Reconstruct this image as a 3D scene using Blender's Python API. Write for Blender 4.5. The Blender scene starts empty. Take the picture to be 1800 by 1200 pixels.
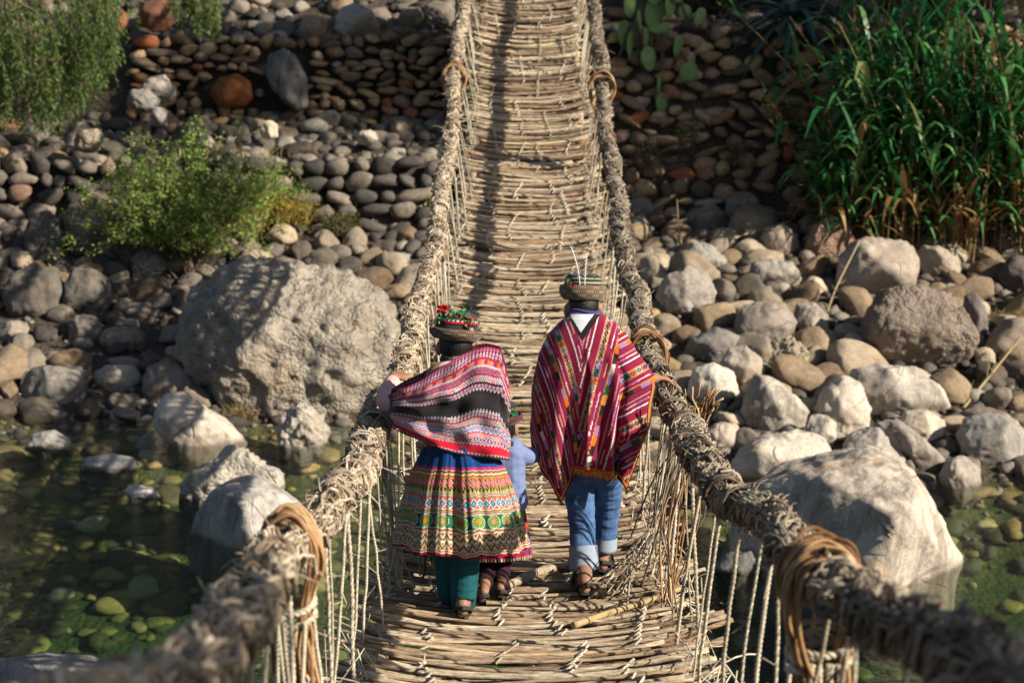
import bpy, bmesh, math, random
import numpy as np
from mathutils import Vector, Matrix, Euler
random.seed(7); rng = np.random.default_rng(11)
sc = bpy.context.scene
COL = sc.collection
PI = math.pi
R = math.radians
def A(*v): return np.array(v, dtype=float)

# ------------------------------------------------------------------ camera model (photo is 1800x1200)
F = 3000.0; PITCH = R(15.0); YAW = math.atan(30/3000.0)
fwd = A(-math.sin(YAW)*math.cos(PITCH), math.cos(YAW)*math.cos(PITCH), -math.sin(PITCH))
rgt = A(math.cos(YAW), math.sin(YAW), 0.0)
upv = np.cross(rgt, fwd)
def ray(px, py):
    return fwd + rgt*((px-900)/F) + upv*((600-py)/F)
def at(px, py, Y):
    d = ray(px, py); return d*(Y/d[1])
def proj(p):
    p = np.asarray(p, float); d = p @ fwd
    return 900+F*(p @ rgt)/d, 600-F*(p @ upv)/d, d

# ------------------------------------------------------------------ noise
_perm = np.random.default_rng(3).permutation(256)
_perm = np.concatenate([_perm, _perm, _perm])
_g = np.random.default_rng(4).normal(size=(256, 3)); _g /= np.linalg.norm(_g, axis=1)[:, None]
def perlin(P):
    P = np.asarray(P, float); i = np.floor(P).astype(int); f = P-i; i &= 255
    u = f*f*f*(f*(f*6-15)+10)
    def gr(dx, dy, dz):
        h = _perm[_perm[_perm[(i[:, 0]+dx) & 255]+((i[:, 1]+dy) & 255)]+((i[:, 2]+dz) & 255)]
        return ((_g[h])*(f-A(dx, dy, dz))).sum(1)
    x0 = gr(0,0,0)*(1-u[:,0])+gr(1,0,0)*u[:,0]; x1 = gr(0,1,0)*(1-u[:,0])+gr(1,1,0)*u[:,0]
    x2 = gr(0,0,1)*(1-u[:,0])+gr(1,0,1)*u[:,0]; x3 = gr(0,1,1)*(1-u[:,0])+gr(1,1,1)*u[:,0]
    y0 = x0*(1-u[:,1])+x1*u[:,1]; y1 = x2*(1-u[:,1])+x3*u[:,1]
    return y0*(1-u[:,2])+y1*u[:,2]
def fbm(P, o=4):
    s = 0; a = 1.0
    for k in range(o):
        s = s+a*perlin(P*(2.03**k)+k*17.3); a *= 0.5
    return s

# ------------------------------------------------------------------ mesh builder
class MB:
    def __init__(s): s.v=[]; s.q=[]; s.t=[]; s.c=[]; s.n=0; s.mq=[]; s.mt=[]
    def add(s, v, q=None, t=None, c=None, m=0):
        v = np.asarray(v, float).reshape(-1, 3)
        if q is not None and len(q): q=np.asarray(q,int); s.q.append(q+s.n); s.mq.append(np.full(len(q), m))
        if t is not None and len(t): t=np.asarray(t,int); s.t.append(t+s.n); s.mt.append(np.full(len(t), m))
        s.v.append(v)
        if c is not None:
            c = np.asarray(c, float)
            if c.ndim == 1: c = np.tile(c, (len(v), 1))
            s.c.append(c)
        s.n += len(v)
    def build(s, name, mats, parent=None, smooth=True):
        me = bpy.data.meshes.new(name)
        V = np.concatenate(s.v)
        Q = np.concatenate(s.q) if s.q else np.zeros((0,4),int)
        T = np.concatenate(s.t) if s.t else np.zeros((0,3),int)
        me.vertices.add(len(V)); me.vertices.foreach_set('co', V.ravel())
        nl = Q.size+T.size
        me.loops.add(nl); me.loops.foreach_set('vertex_index', np.concatenate([Q.ravel(), T.ravel()]).astype(np.int32))
        npoly = len(Q)+len(T)
        me.polygons.add(npoly)
        st = np.concatenate([np.arange(len(Q))*4, Q.size+np.arange(len(T))*3]).astype(np.int32)
        me.polygons.foreach_set('loop_start', st)
        mi = np.concatenate(s.mq+s.mt).astype(np.int32) if (s.mq or s.mt) else np.zeros(0,np.int32)
        me.polygons.foreach_set('material_index', mi)
        me.polygons.foreach_set('use_smooth', np.full(npoly, smooth))
        if s.c:
            C = np.concatenate(s.c); at_ = me.color_attributes.new('col', 'FLOAT_COLOR', 'POINT')
            at_.data.foreach_set('color', np.concatenate([C, np.ones((len(C),1))], 1).astype(np.float32).ravel())
        me.update(calc_edges=True); me.validate()
        for m in (mats if isinstance(mats, (list, tuple)) else [mats]): me.materials.append(m)
        return link(name, me, parent)
def link(name, me, parent=None):
    o = bpy.data.objects.new(name, me); COL.objects.link(o)
    if parent is not None: o.parent = parent
    return o
def tag(o, label=None, cat=None, group=None, kind=None):
    for k, v in (('label',label),('category',cat),('group',group),('kind',kind)):
        if v: o[k] = v
    return o
def empty(name, loc, label, cat, group=None):
    """thing root; children are built in world coordinates and shifted under it"""
    o = bpy.data.objects.new(name, None); COL.objects.link(o); o.location = tuple(loc)
    o.empty_display_size = .1
    return tag(o, label, cat, group)
def part(mb, name, mats, root, smooth=True, label=None, kind=None, off=None):
    """build mesh given in world coordinates as child of root (an Empty, or a part of one)"""
    top = root
    while top.parent is not None: top = top.parent
    o = mb.build(name, mats, None, smooth)
    o.data.transform(Matrix.Translation(-top.location))
    o.parent = root
    return tag(o, label, None, None, kind)

def grid_faces(nu, nv, wrap=False):
    """vertices indexed [v*nu+u]"""
    u = np.arange(nu if wrap else nu-1); v = np.arange(nv-1)
    U, Vv = np.meshgrid(u, v); U=U.ravel(); Vv=Vv.ravel(); U2=(U+1)%nu
    return np.stack([Vv*nu+U, Vv*nu+U2, (Vv+1)*nu+U2, (Vv+1)*nu+U], 1)
def tube_geo(P, rad, k=6, ref=None, cap=True, twist=0):
    P = np.asarray(P, float); n = len(P); rad = np.broadcast_to(np.asarray(rad, float), (n,))
    T = np.gradient(P, axis=0); T /= (np.linalg.norm(T, axis=1)[:,None]+1e-12)
    if ref is None:
        m = np.abs(T).mean(0); ref = np.eye(3)[np.argmin(m)]
    N = np.cross(T, ref); N /= (np.linalg.norm(N, axis=1)[:,None]+1e-9)
    B = np.cross(T, N)
    a = np.arange(k)*2*PI/k
    V = P[:,None,:]+rad[:,None,None]*(np.cos(a)[None,:,None]*N[:,None,:]+np.sin(a)[None,:,None]*B[:,None,:])
    V = V.reshape(-1,3); q = grid_faces(k, n, True)
    t = []
    if cap:
        V = np.concatenate([V, P[:1], P[-1:]]); c0=n*k; c1=n*k+1
        for i in range(k):
            t.append((c0,(i+1)%k,i)); t.append((c1,(n-1)*k+i,(n-1)*k+(i+1)%k))
    return V, q, np.array(t,int).reshape(-1,3)
def tube(mb, P, rad, k=6, c=None, m=0, cap=True, ref=None):
    V,q,t = tube_geo(P, rad, k, ref, cap); mb.add(V,q,t,c,m)
def smooth_path(pts, n):
    pts = np.asarray(pts, float); m=len(pts)
    t = np.linspace(0, m-1, n); i = np.clip(t.astype(int),0,m-2); f=(t-i)[:,None]
    p0=pts[np.clip(i-1,0,m-1)];p1=pts[i];p2=pts[i+1];p3=pts[np.clip(i+2,0,m-1)]
    return .5*((2*p1)+(-p0+p2)*f+(2*p0-5*p1+4*p2-p3)*f**2+(-p0+3*p1-3*p2+p3)*f**3)
def rope2(mb, P, rad, pitch=.035, k=5, seg=6):
    """two strand twisted rope along a path"""
    P=np.asarray(P,float); L=np.concatenate([[0],np.cumsum(np.linalg.norm(np.diff(P,axis=0),axis=1))])
    n=max(6,int(L[-1]/pitch*seg)); s=np.linspace(0,L[-1],n)
    Q=np.stack([np.interp(s,L,P[:,i]) for i in range(3)],1)
    T=np.gradient(Q,axis=0);T/=np.linalg.norm(T,axis=1)[:,None]
    ref=np.eye(3)[np.argmin(np.abs(T).mean(0))];N=np.cross(T,ref);N/=np.linalg.norm(N,axis=1)[:,None];B=np.cross(T,N)
    for ph in (0,PI):
        a=s/pitch*2*PI+ph
        tube(mb,Q+rad*.52*(np.cos(a)[:,None]*N+np.sin(a)[:,None]*B),rad*.62,k)
_ico={}
def ico(sub):
    if sub not in _ico:
        bm=bmesh.new(); bmesh.ops.create_icosphere(bm,subdivisions=sub,radius=1)
        v=np.array([x.co[:] for x in bm.verts]); v/=np.linalg.norm(v,axis=1)[:,None]
        _ico[sub]=(v,np.array([[x.index for x in f.verts] for f in bm.faces])); bm.free()
    return _ico[sub]
def rock_geo(sub, seed, planes=16, p=9, rough=.05, fine=.015, box=(1,1,1), flat=None):
    r=np.random.default_rng(seed); d,t=ico(sub)
    n=r.normal(size=(planes,3)); n/=np.linalg.norm(n,axis=1)[:,None]
    dist=r.uniform(.74,1.0,planes)
    e=np.maximum(d@n.T,0)/dist
    rad=(np.sum(e**p,1)+1e-6)**(-1/p); rad=np.clip(rad,.5,1.25)
    rad=rad*(1+rough*2*fbm(d*1.6+seed*3.1,3)+fine*2*fbm(d*7+seed,3))
    return d*rad[:,None]*A(*box), t

# ------------------------------------------------------------------ materials
def srgb(r,g,b,k=1.0):
    f=lambda x:(x/12.92 if x<=.04045 else ((x+.055)/1.055)**2.4)
    return (f(r/255)*k,f(g/255)*k,f(b/255)*k)
class NT:
    def __init__(s,name):
        s.m=bpy.data.materials.new(name); s.m.use_nodes=True; s.t=s.m.node_tree; s.t.nodes.clear()
        s.out=s.n('ShaderNodeOutputMaterial')
    def n(s,typ,ins=None,**kw):
        nd=s.t.nodes.new(typ)
        for k,v in kw.items(): setattr(nd,k,v)
        for k,v in (ins or {}).items():
            sk=nd.inputs[k]
            if isinstance(v,bpy.types.NodeSocket): s.t.links.new(v,sk)
            else: sk.default_value=v
        return nd
    def ramp(s,fac,stops,interp='LINEAR'):
        nd=s.n('ShaderNodeValToRGB',{'Fac':fac}); e=nd.color_ramp; e.interpolation=interp
        while len(e.elements)<len(stops): e.elements.new(.5)
        for x,(p,c) in zip(e.elements,stops): x.position=p; x.color=(*c[:3],1)
        return nd.outputs['Color']
    def noise(s,vec,scale,detail=4,rough=.55,dist=0):
        return s.n('ShaderNodeTexNoise',{'Vector':vec,'Scale':scale,'Detail':detail,'Roughness':rough,'Distortion':dist}).outputs['Fac']
    def mix(s,f,a,b,mode='MIX'):
        nd=s.n('ShaderNodeMix',data_type='RGBA',blend_type=mode)
        for i,v in ((0,f),(6,a),(7,b)):
            if isinstance(v,bpy.types.NodeSocket): s.t.links.new(v,nd.inputs[i])
            else: nd.inputs[i].default_value = v if i==0 else (*v[:3],1)
        return nd.outputs[2]
    def math(s,op,a,b=0.0):
        nd=s.n('ShaderNodeMath',operation=op)
        for i,v in ((0,a),(1,b)):
            if isinstance(v,bpy.types.NodeSocket): s.t.links.new(v,nd.inputs[i])
            else: nd.inputs[i].default_value=v
        return nd.outputs[0]
    def obj(s): return s.n('ShaderNodeTexCoord').outputs['Object']
    def scaled(s,vec,sx,sy,sz): return s.n('ShaderNodeMapping',{'Vector':vec,'Scale':(sx,sy,sz)}).outputs[0]
    def geo(s,o): return s.n('ShaderNodeNewGeometry').outputs[o]
    def bsdf(s,col,rough=.8,bump=None,bs=.5,bd=.02,spec=.3,**kw):
        b=s.n('ShaderNodeBsdfPrincipled',{'Roughness':rough,'Specular IOR Level':spec})
        if isinstance(col,bpy.types.NodeSocket): s.t.links.new(col,b.inputs['Base Color'])
        else: b.inputs['Base Color'].default_value=(*col[:3],1)
        if bump is not None:
            bn=s.n('ShaderNodeBump',{'Height':bump,'Strength':bs,'Distance':bd}); s.t.links.new(bn.outputs[0],b.inputs['Normal'])
        for k,v in kw.items(): b.inputs[k].default_value=v
        return b
    def done(s,sh,vol=None):
        s.t.links.new(sh.outputs[0],s.out.inputs['Surface'])
        if vol is not None: s.t.links.new(vol.outputs[0],s.out.inputs['Volume'])
        return s.m
def rock_mat(name, pitted=0.0, streak=0.0, bump=.6, scale=1.0):
    s=NT(name); v=s.obj(); oi=s.n('ShaderNodeObjectInfo'); c=oi.outputs['Color']
    off=s.n('ShaderNodeVectorMath',{0:v,1:oi.outputs['Location']},operation='ADD').outputs[0]
    n1=s.noise(off,3.2*scale,6,.6); n2=s.noise(off,24*scale,5,.65); n3=s.noise(off,90*scale,3,.6)
    col=s.mix(s.ramp(n1,[(.3,(0,0,0)),(.7,(1,1,1))]),s.mix(1,c,(.62,.60,.58),'MULTIPLY'),s.mix(1,c,(1.25,1.22,1.16),'MULTIPLY'))
    col=s.mix(s.math('MULTIPLY',s.ramp(n2,[(.45,(0,0,0)),(.68,(1,1,1))]),.5),col,s.mix(1,c,(1.55,1.5,1.4),'MULTIPLY'))
    col=s.mix(s.math('MULTIPLY',s.ramp(n3,[(.25,(1,1,1)),(.45,(0,0,0))]),.45),col,(.06,.052,.045))
    h=s.math('ADD',s.math('MULTIPLY',n2,.7),s.math('MULTIPLY',n3,.35))
    h=s.math('ADD',h,s.math('MULTIPLY',n1,1.2))
    if streak:
        n4=s.noise(s.scaled(off,5,5,.7),1.5,5,.6,.6)
        col=s.mix(s.math('MULTIPLY',s.ramp(n4,[(.45,(0,0,0)),(.62,(1,1,1))]),streak),col,s.mix(1,c,(.42,.38,.36),'MULTIPLY'))
    if pitted:
        vo=s.n('ShaderNodeTexVoronoi',{'Vector':off,'Scale':9.0*scale,'Randomness':1.0}); d=vo.outputs['Distance']
        vo2=s.n('ShaderNodeTexVoronoi',{'Vector':off,'Scale':26.0*scale}); d2=vo2.outputs['Distance']
        msk=s.ramp(s.noise(off,2.1*scale,3,.6),[(.38,(.12,.12,.12)),(.62,(1,1,1))]); h=s.math('ADD',h,s.math('MULTIPLY',s.math('MULTIPLY',s.math('ADD',s.math('MULTIPLY',d,-1.3),s.math('MULTIPLY',d2,-.9)),msk),pitted*1.1))
        col=s.mix(s.math('MULTIPLY',s.ramp(d2,[(.0,(1,1,1)),(.35,(0,0,0))]),.6),col,s.mix(1,c,(1.5,1.45,1.35),'MULTIPLY'))
    vc=s.n('ShaderNodeTexVoronoi',{'Vector':s.mix(.12,off,s.n('ShaderNodeTexNoise',{'Vector':off,'Scale':3.0}).outputs['Color']),'Scale':1.7*scale},feature='DISTANCE_TO_EDGE')
    crk=s.math('MULTIPLY',s.ramp(vc.outputs['Distance'],[(.0,(1,1,1)),(.022,(0,0,0))]),s.ramp(n1,[(.48,(0,0,0)),(.6,(1,1,1))]))
    col=s.mix(s.math('MULTIPLY',crk,.6),col,(.045,.038,.03)); h=s.math('SUBTRACT',h,s.math('MULTIPLY',crk,.6))
    n5=s.noise(off,1.3*scale,5,.7)
    col=s.mix(s.math('MULTIPLY',s.ramp(n5,[(.56,(0,0,0)),(.66,(1,1,1))]),.55),col,s.mix(1,c,(.95,.72,.50),'MULTIPLY'))
    wz=s.n('ShaderNodeSeparateXYZ',{0:s.geo('Position')}).outputs['Z']; wz=s.math('ADD',wz,s.math('MULTIPLY',n2,-.12))
    wet=s.n('ShaderNodeMapRange',{'Value':wz,'From Min':-5.97,'From Max':-6.03}).outputs[0]
    col=s.mix(s.math('MULTIPLY',wet,.75),col,(.05,.042,.022))
    return s.done(s.bsdf(col,.88,h,bump,.05 if pitted else .03,.25))
ROCK=rock_mat('river_stone'); ROCKP=rock_mat('pitted_stone',1.0,bump=1.0); ROCKS=rock_mat('streaked_stone',0,.75)
def island_mat(name, stops, rough=.85, nscale=20, bump=.4, bd=.01, vec=(1,1,1), spec=.25, dark=.55, trans=0):
    """per-island random colour (stones of one wall, sticks, fibres, leaves) with a fine noise on top"""
    s=NT(name); r=s.math('FRACT',s.math('ADD',s.geo('Random Per Island'),s.n('ShaderNodeObjectInfo').outputs['Random'])); base=s.ramp(r,stops)
    v=s.scaled(s.obj(),*vec); n=s.noise(v,nscale,5,.6)
    col=s.mix(s.ramp(n,[(.32,(0,0,0)),(.7,(1,1,1))]),s.mix(1,base,(dark,dark,dark),'MULTIPLY'),base)
    b=s.bsdf(col,rough,n,bump,bd,spec)
    if trans:
        tr=s.n('ShaderNodeBsdfTranslucent',{'Color':col}); 
        mx=s.n('ShaderNodeMixShader',{0:trans,1:b.outputs[0],2:tr.outputs[0]}); return s.done(mx)
    return s.done(b)
WALLST=island_mat('wall_stones',[(0,(.13,.10,.07)),(.2,(.34,.20,.10)),(.4,(.22,.165,.12)),(.6,(.46,.30,.16)),(.75,(.52,.37,.20)),(.88,(.34,.19,.10)),(.96,(.38,.11,.04)),(1,(.38,.33,.27))],.85,16,.5,.02)
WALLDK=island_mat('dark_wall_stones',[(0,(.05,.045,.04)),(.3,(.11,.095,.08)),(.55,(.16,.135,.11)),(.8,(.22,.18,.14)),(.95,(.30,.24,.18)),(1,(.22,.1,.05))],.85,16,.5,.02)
PEB=island_mat('pebbles',[(0,(.06,.05,.042)),(.3,(.12,.10,.082)),(.6,(.18,.15,.12)),(.82,(.26,.22,.175)),(.95,(.36,.32,.26)),(1,(.2,.1,.06))],.85,25,.5,.015)
SUBM=island_mat('submerged_stones',[(0,(.07,.06,.03)),(.35,(.16,.125,.06)),(.65,(.29,.20,.085)),(.87,(.44,.27,.11)),(1,(.46,.38,.25))],.7,9,.4,.02)
STICK=island_mat('bark_sticks',[(0,(.14,.085,.055)),(.12,(.29,.20,.125)),(.3,(.46,.335,.215)),(.42,(.44,.28,.16)),(.5,(.57,.44,.30)),(.75,(.68,.55,.39)),(.9,(.78,.61,.38)),(1,(.30,.15,.08))],.8,5,.9,.014,(3,18,18),dark=.30)
FIBRE=island_mat('braided_fibre',[(0,(.17,.115,.07)),(.25,(.38,.29,.195)),(.6,(.55,.445,.32)),(.85,(.70,.595,.45)),(1,(.28,.19,.115))],.85,30,.3,.004)
FIBRED=island_mat('weathered_shaded_fibre',[(0,(.09,.065,.045)),(.3,(.22,.17,.12)),(.6,(.36,.295,.22)),(.85,(.52,.435,.33)),(1,(.22,.15,.09))],.88,30,.3,.004)  # darker greyish copy of braided_fibre, with the right rail's shade in the colour
TWINE=island_mat('straw_twine',[(0,(.40,.33,.22)),(.5,(.60,.51,.37)),(1,(.72,.63,.48))],.85,40,.3,.003)
WITHY=island_mat('brown_withies',[(0,(.16,.075,.03)),(.4,(.34,.18,.08)),(.75,(.50,.30,.14)),(1,(.62,.46,.26))],.6,25,.3,.004)
def leaf_mat(name,stops,trans=.3,rough=.55,spec=.3): return island_mat(name,stops,rough,8,.1,.002,(1,1,1),spec,.7,trans)
LEAF_M=leaf_mat('pepper_leaves',[(0,(.03,.075,.016)),(.5,(.09,.17,.03)),(.85,(.18,.26,.05)),(1,(.26,.28,.08))])
LEAF_S=leaf_mat('shrub_leaves',[(0,(.08,.19,.025)),(.3,(.22,.42,.06)),(.65,(.46,.56,.13)),(.93,(.62,.60,.26)),(1,(.5,.36,.15))],.5)
LEAF_Y=leaf_mat('yellow_blooms',[(0,(.18,.2,.03)),(.4,(.42,.34,.04)),(.8,(.55,.42,.05)),(1,(.5,.28,.08))])
LEAF_R=leaf_mat('reed_leaves',[(0,(.015,.09,.025)),(.4,(.035,.20,.055)),(.75,(.09,.30,.08)),(.95,(.22,.40,.14)),(1,(.45,.40,.16))],.35,.4,.4)
LEAF_D=leaf_mat('dry_leaves',[(0,(.16,.085,.03)),(.5,(.30,.18,.065)),(1,(.46,.33,.15))],.2)
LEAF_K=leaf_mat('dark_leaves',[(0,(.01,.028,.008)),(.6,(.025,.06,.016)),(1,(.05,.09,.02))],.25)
GRASS=leaf_mat('dry_grass',[(0,(.26,.17,.07)),(.5,(.42,.31,.15)),(1,(.55,.43,.22))],.2)
BARK=island_mat('bark',[(0,(.09,.065,.045)),(1,(.18,.13,.09))],.9,12,.6,.02,(6,6,1))
def plain(name,col,rough=.8,nscale=60,bump=.25,bd=.002,var=.75,spec=.25,**kw):
    s=NT(name); n=s.noise(s.obj(),nscale,4,.6)
    c=s.mix(n,[x*var for x in col],[min(1,x*(2-var)) for x in col])
    return s.done(s.bsdf(c,rough,n,bump,bd,spec,**kw))
def cloth_mat(name,bump=.35,nscale=260,rough=.9):
    s=NT(name); c=s.n('ShaderNodeVertexColor',layer_name='col').outputs[0]; v=s.obj()
    n=s.noise(v,nscale,2,.5); n2=s.noise(v,18,4,.6)
    col=s.mix(s.math('MULTIPLY',n,.5),c,s.mix(1,c,(.55,.55,.55),'MULTIPLY'))
    col=s.mix(s.math('MULTIPLY',n2,.25),col,s.mix(1,c,(.6,.57,.55),'MULTIPLY'))
    b=s.bsdf(col,rough,n,bump,.0015,.15); b.inputs['Sheen Weight'].default_value=.15; b.inputs['Sheen Roughness'].default_value=.5
    return s.done(b)
WEAVE=cloth_mat('woven_cloth')
# ------------------------------------------------------------------ terrain
WATER=-6.0
_L=np.array([(-30,-1.2),(-3,-1.6),(0,-2.2),(3,-5),(5,-7.2),(8,-8.4),(11.5,-8.3),(13.4,-7.6),(15,-6.95),(17,-6.45),(18.9,-6.02),(20,-5.78),(22.5,-5.15),(24,-4.78),(24.35,-3.98),(26.3,-3.62),(26.6,-3.5),(26.85,-2.5),(30,-1.3),(36,2),(50,11),(90,34)])
_Rr=np.array([(-30,-1.2),(-3,-1.6),(0,-2.2),(3,-5),(5,-7.2),(8,-8.4),(11.5,-8.4),(13.2,-7.8),(15,-7.3),(16.2,-6.6),(17.0,-6.04),(18.5,-5.65),(21,-5.15),(23.6,-4.66),(24.1,-4.5),(24.9,-2.25),(28,-1.2),(36,3),(50,12),(90,34)])
def H(x,y):
    x=np.asarray(x,float);y=np.asarray(y,float)
    l=np.interp(y,_L[:,0],_L[:,1]); r=np.interp(y,_Rr[:,0],_Rr[:,1])
    f=np.clip((x+.3)/.6,0,1); f=f*f*(3-2*f)
    z=l*(1-f)+r*f
    P=np.stack([np.broadcast_to(x,z.shape).ravel(),np.broadcast_to(y,z.shape).ravel(),np.zeros(z.size)],1)
    z=z+(.10*perlin(P*.55)+.05*perlin(P*1.7)).reshape(z.shape)*np.where(y>10,1,0)
    # the far river bank swings in at the sides
    return z
def ground_hit(px,py,zoff=0):
    d=ray(px,py)
    ts=np.linspace(9,60,1600)/d[1]; P=d[None,:]*ts[:,None]
    h=np.maximum(H(P[:,0],P[:,1]),WATER)+zoff
    k=np.argmax(P[:,2]<h)
    return P[k] if (P[:,2]<h).any() else P[-1]
xs=np.concatenate([np.linspace(-70,-12,30),np.linspace(-11.5,11.5,150),np.linspace(12,70,30)])
ys=np.concatenate([np.linspace(-30,12,60),np.linspace(12.3,32,180),np.linspace(33,90,40)])
X,Yy=np.meshgrid(xs,ys); Z=H(X,Yy)
mb=MB(); mb.add(np.stack([X,Yy,Z],-1).reshape(-1,3),grid_faces(len(xs),len(ys)))
s=NT('gravelly_earth'); v=s.obj(); n=s.noise(v,2.5,6,.6); n2=s.noise(v,34,4,.65)
vo=s.n('ShaderNodeTexVoronoi',{'Vector':v,'Scale':16.0})
col=s.ramp(n2,[(.3,(.035,.027,.02)),(.55,(.085,.066,.05)),(.75,(.16,.125,.09))])
zz=s.n('ShaderNodeSeparateXYZ',{0:v}).outputs['Z']
alg=s.ramp(n,[(.3,(.035,.045,.018)),(.5,(.09,.085,.028)),(.7,(.18,.135,.045))])
wet=s.n('ShaderNodeMapRange',{'Value':zz,'From Min':WATER+.02,'From Max':WATER-.12}).outputs[0]
green=s.n('ShaderNodeMapRange',{'Value':zz,'From Min':-6.6,'From Max':-7.4}).outputs[0]
alg=s.mix(green,alg,s.ramp(n2,[(.35,(.012,.03,.016)),(.6,(.028,.062,.028)),(.75,(.07,.10,.04))]))
col=s.mix(wet,col,alg)
GROUND=s.done(s.bsdf(col,.95,s.math('ADD',n2,vo.outputs['Distance']),.7,.04,.15))
tag(mb.build('ground',GROUND),kind='structure')

# ------------------------------------------------------------------ water: closed body with real depth absorption
mb=MB()
nx,ny=2,2
bx=A(-69,69); by=A(2.5,21.5)
V=[];
for z in (WATER,-12.0):
    for yv in by:
        for xv in bx: V.append((xv,yv,z))
mb.add(V,[(0,1,3,2),(4,6,7,5),(0,4,5,1),(2,3,7,6),(0,2,6,4),(1,5,7,3)])
s=NT('river_water'); v=s.obj()
w1=s.noise(s.scaled(v,1.0,2.4,1),2.2,3,.55,.6); w2=s.noise(s.scaled(v,1.6,4.5,1),6.5,3,.6,.4)
h=s.math('ADD',s.math('MULTIPLY',w1,1.0),s.math('MULTIPLY',w2,.55))
bn=s.n('ShaderNodeBump',{'Height':h,'Strength':1.0,'Distance':.07})
fr=s.n('ShaderNodeFresnel',{'IOR':1.33,'Normal':bn.outputs[0]}); ff=s.math('MULTIPLY',fr.outputs[0],s.math('SUBTRACT',1.0,s.geo('Backfacing')))
tr=s.n('ShaderNodeBsdfRefraction',{'Color':(1,1,1,1),'Roughness':0.0,'IOR':1.0,'Normal':bn.outputs[0]})
tp=s.n('ShaderNodeBsdfTransparent',{'Color':(.97,.99,.98,1)})
gl=s.n('ShaderNodeBsdfGlossy',{'Color':(1,1,1,1),'Roughness':.03,'Normal':bn.outputs[0]})
mx=s.n('ShaderNodeMixShader',{0:ff,1:tp.outputs[0],2:gl.outputs[0]})
ab=s.n('ShaderNodeVolumeAbsorption',{'Color':(.52,.74,.53,1),'Density':.62})
WMAT=s.done(mx,ab)
tag(mb.build('water',WMAT,smooth=False),kind='structure')

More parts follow.
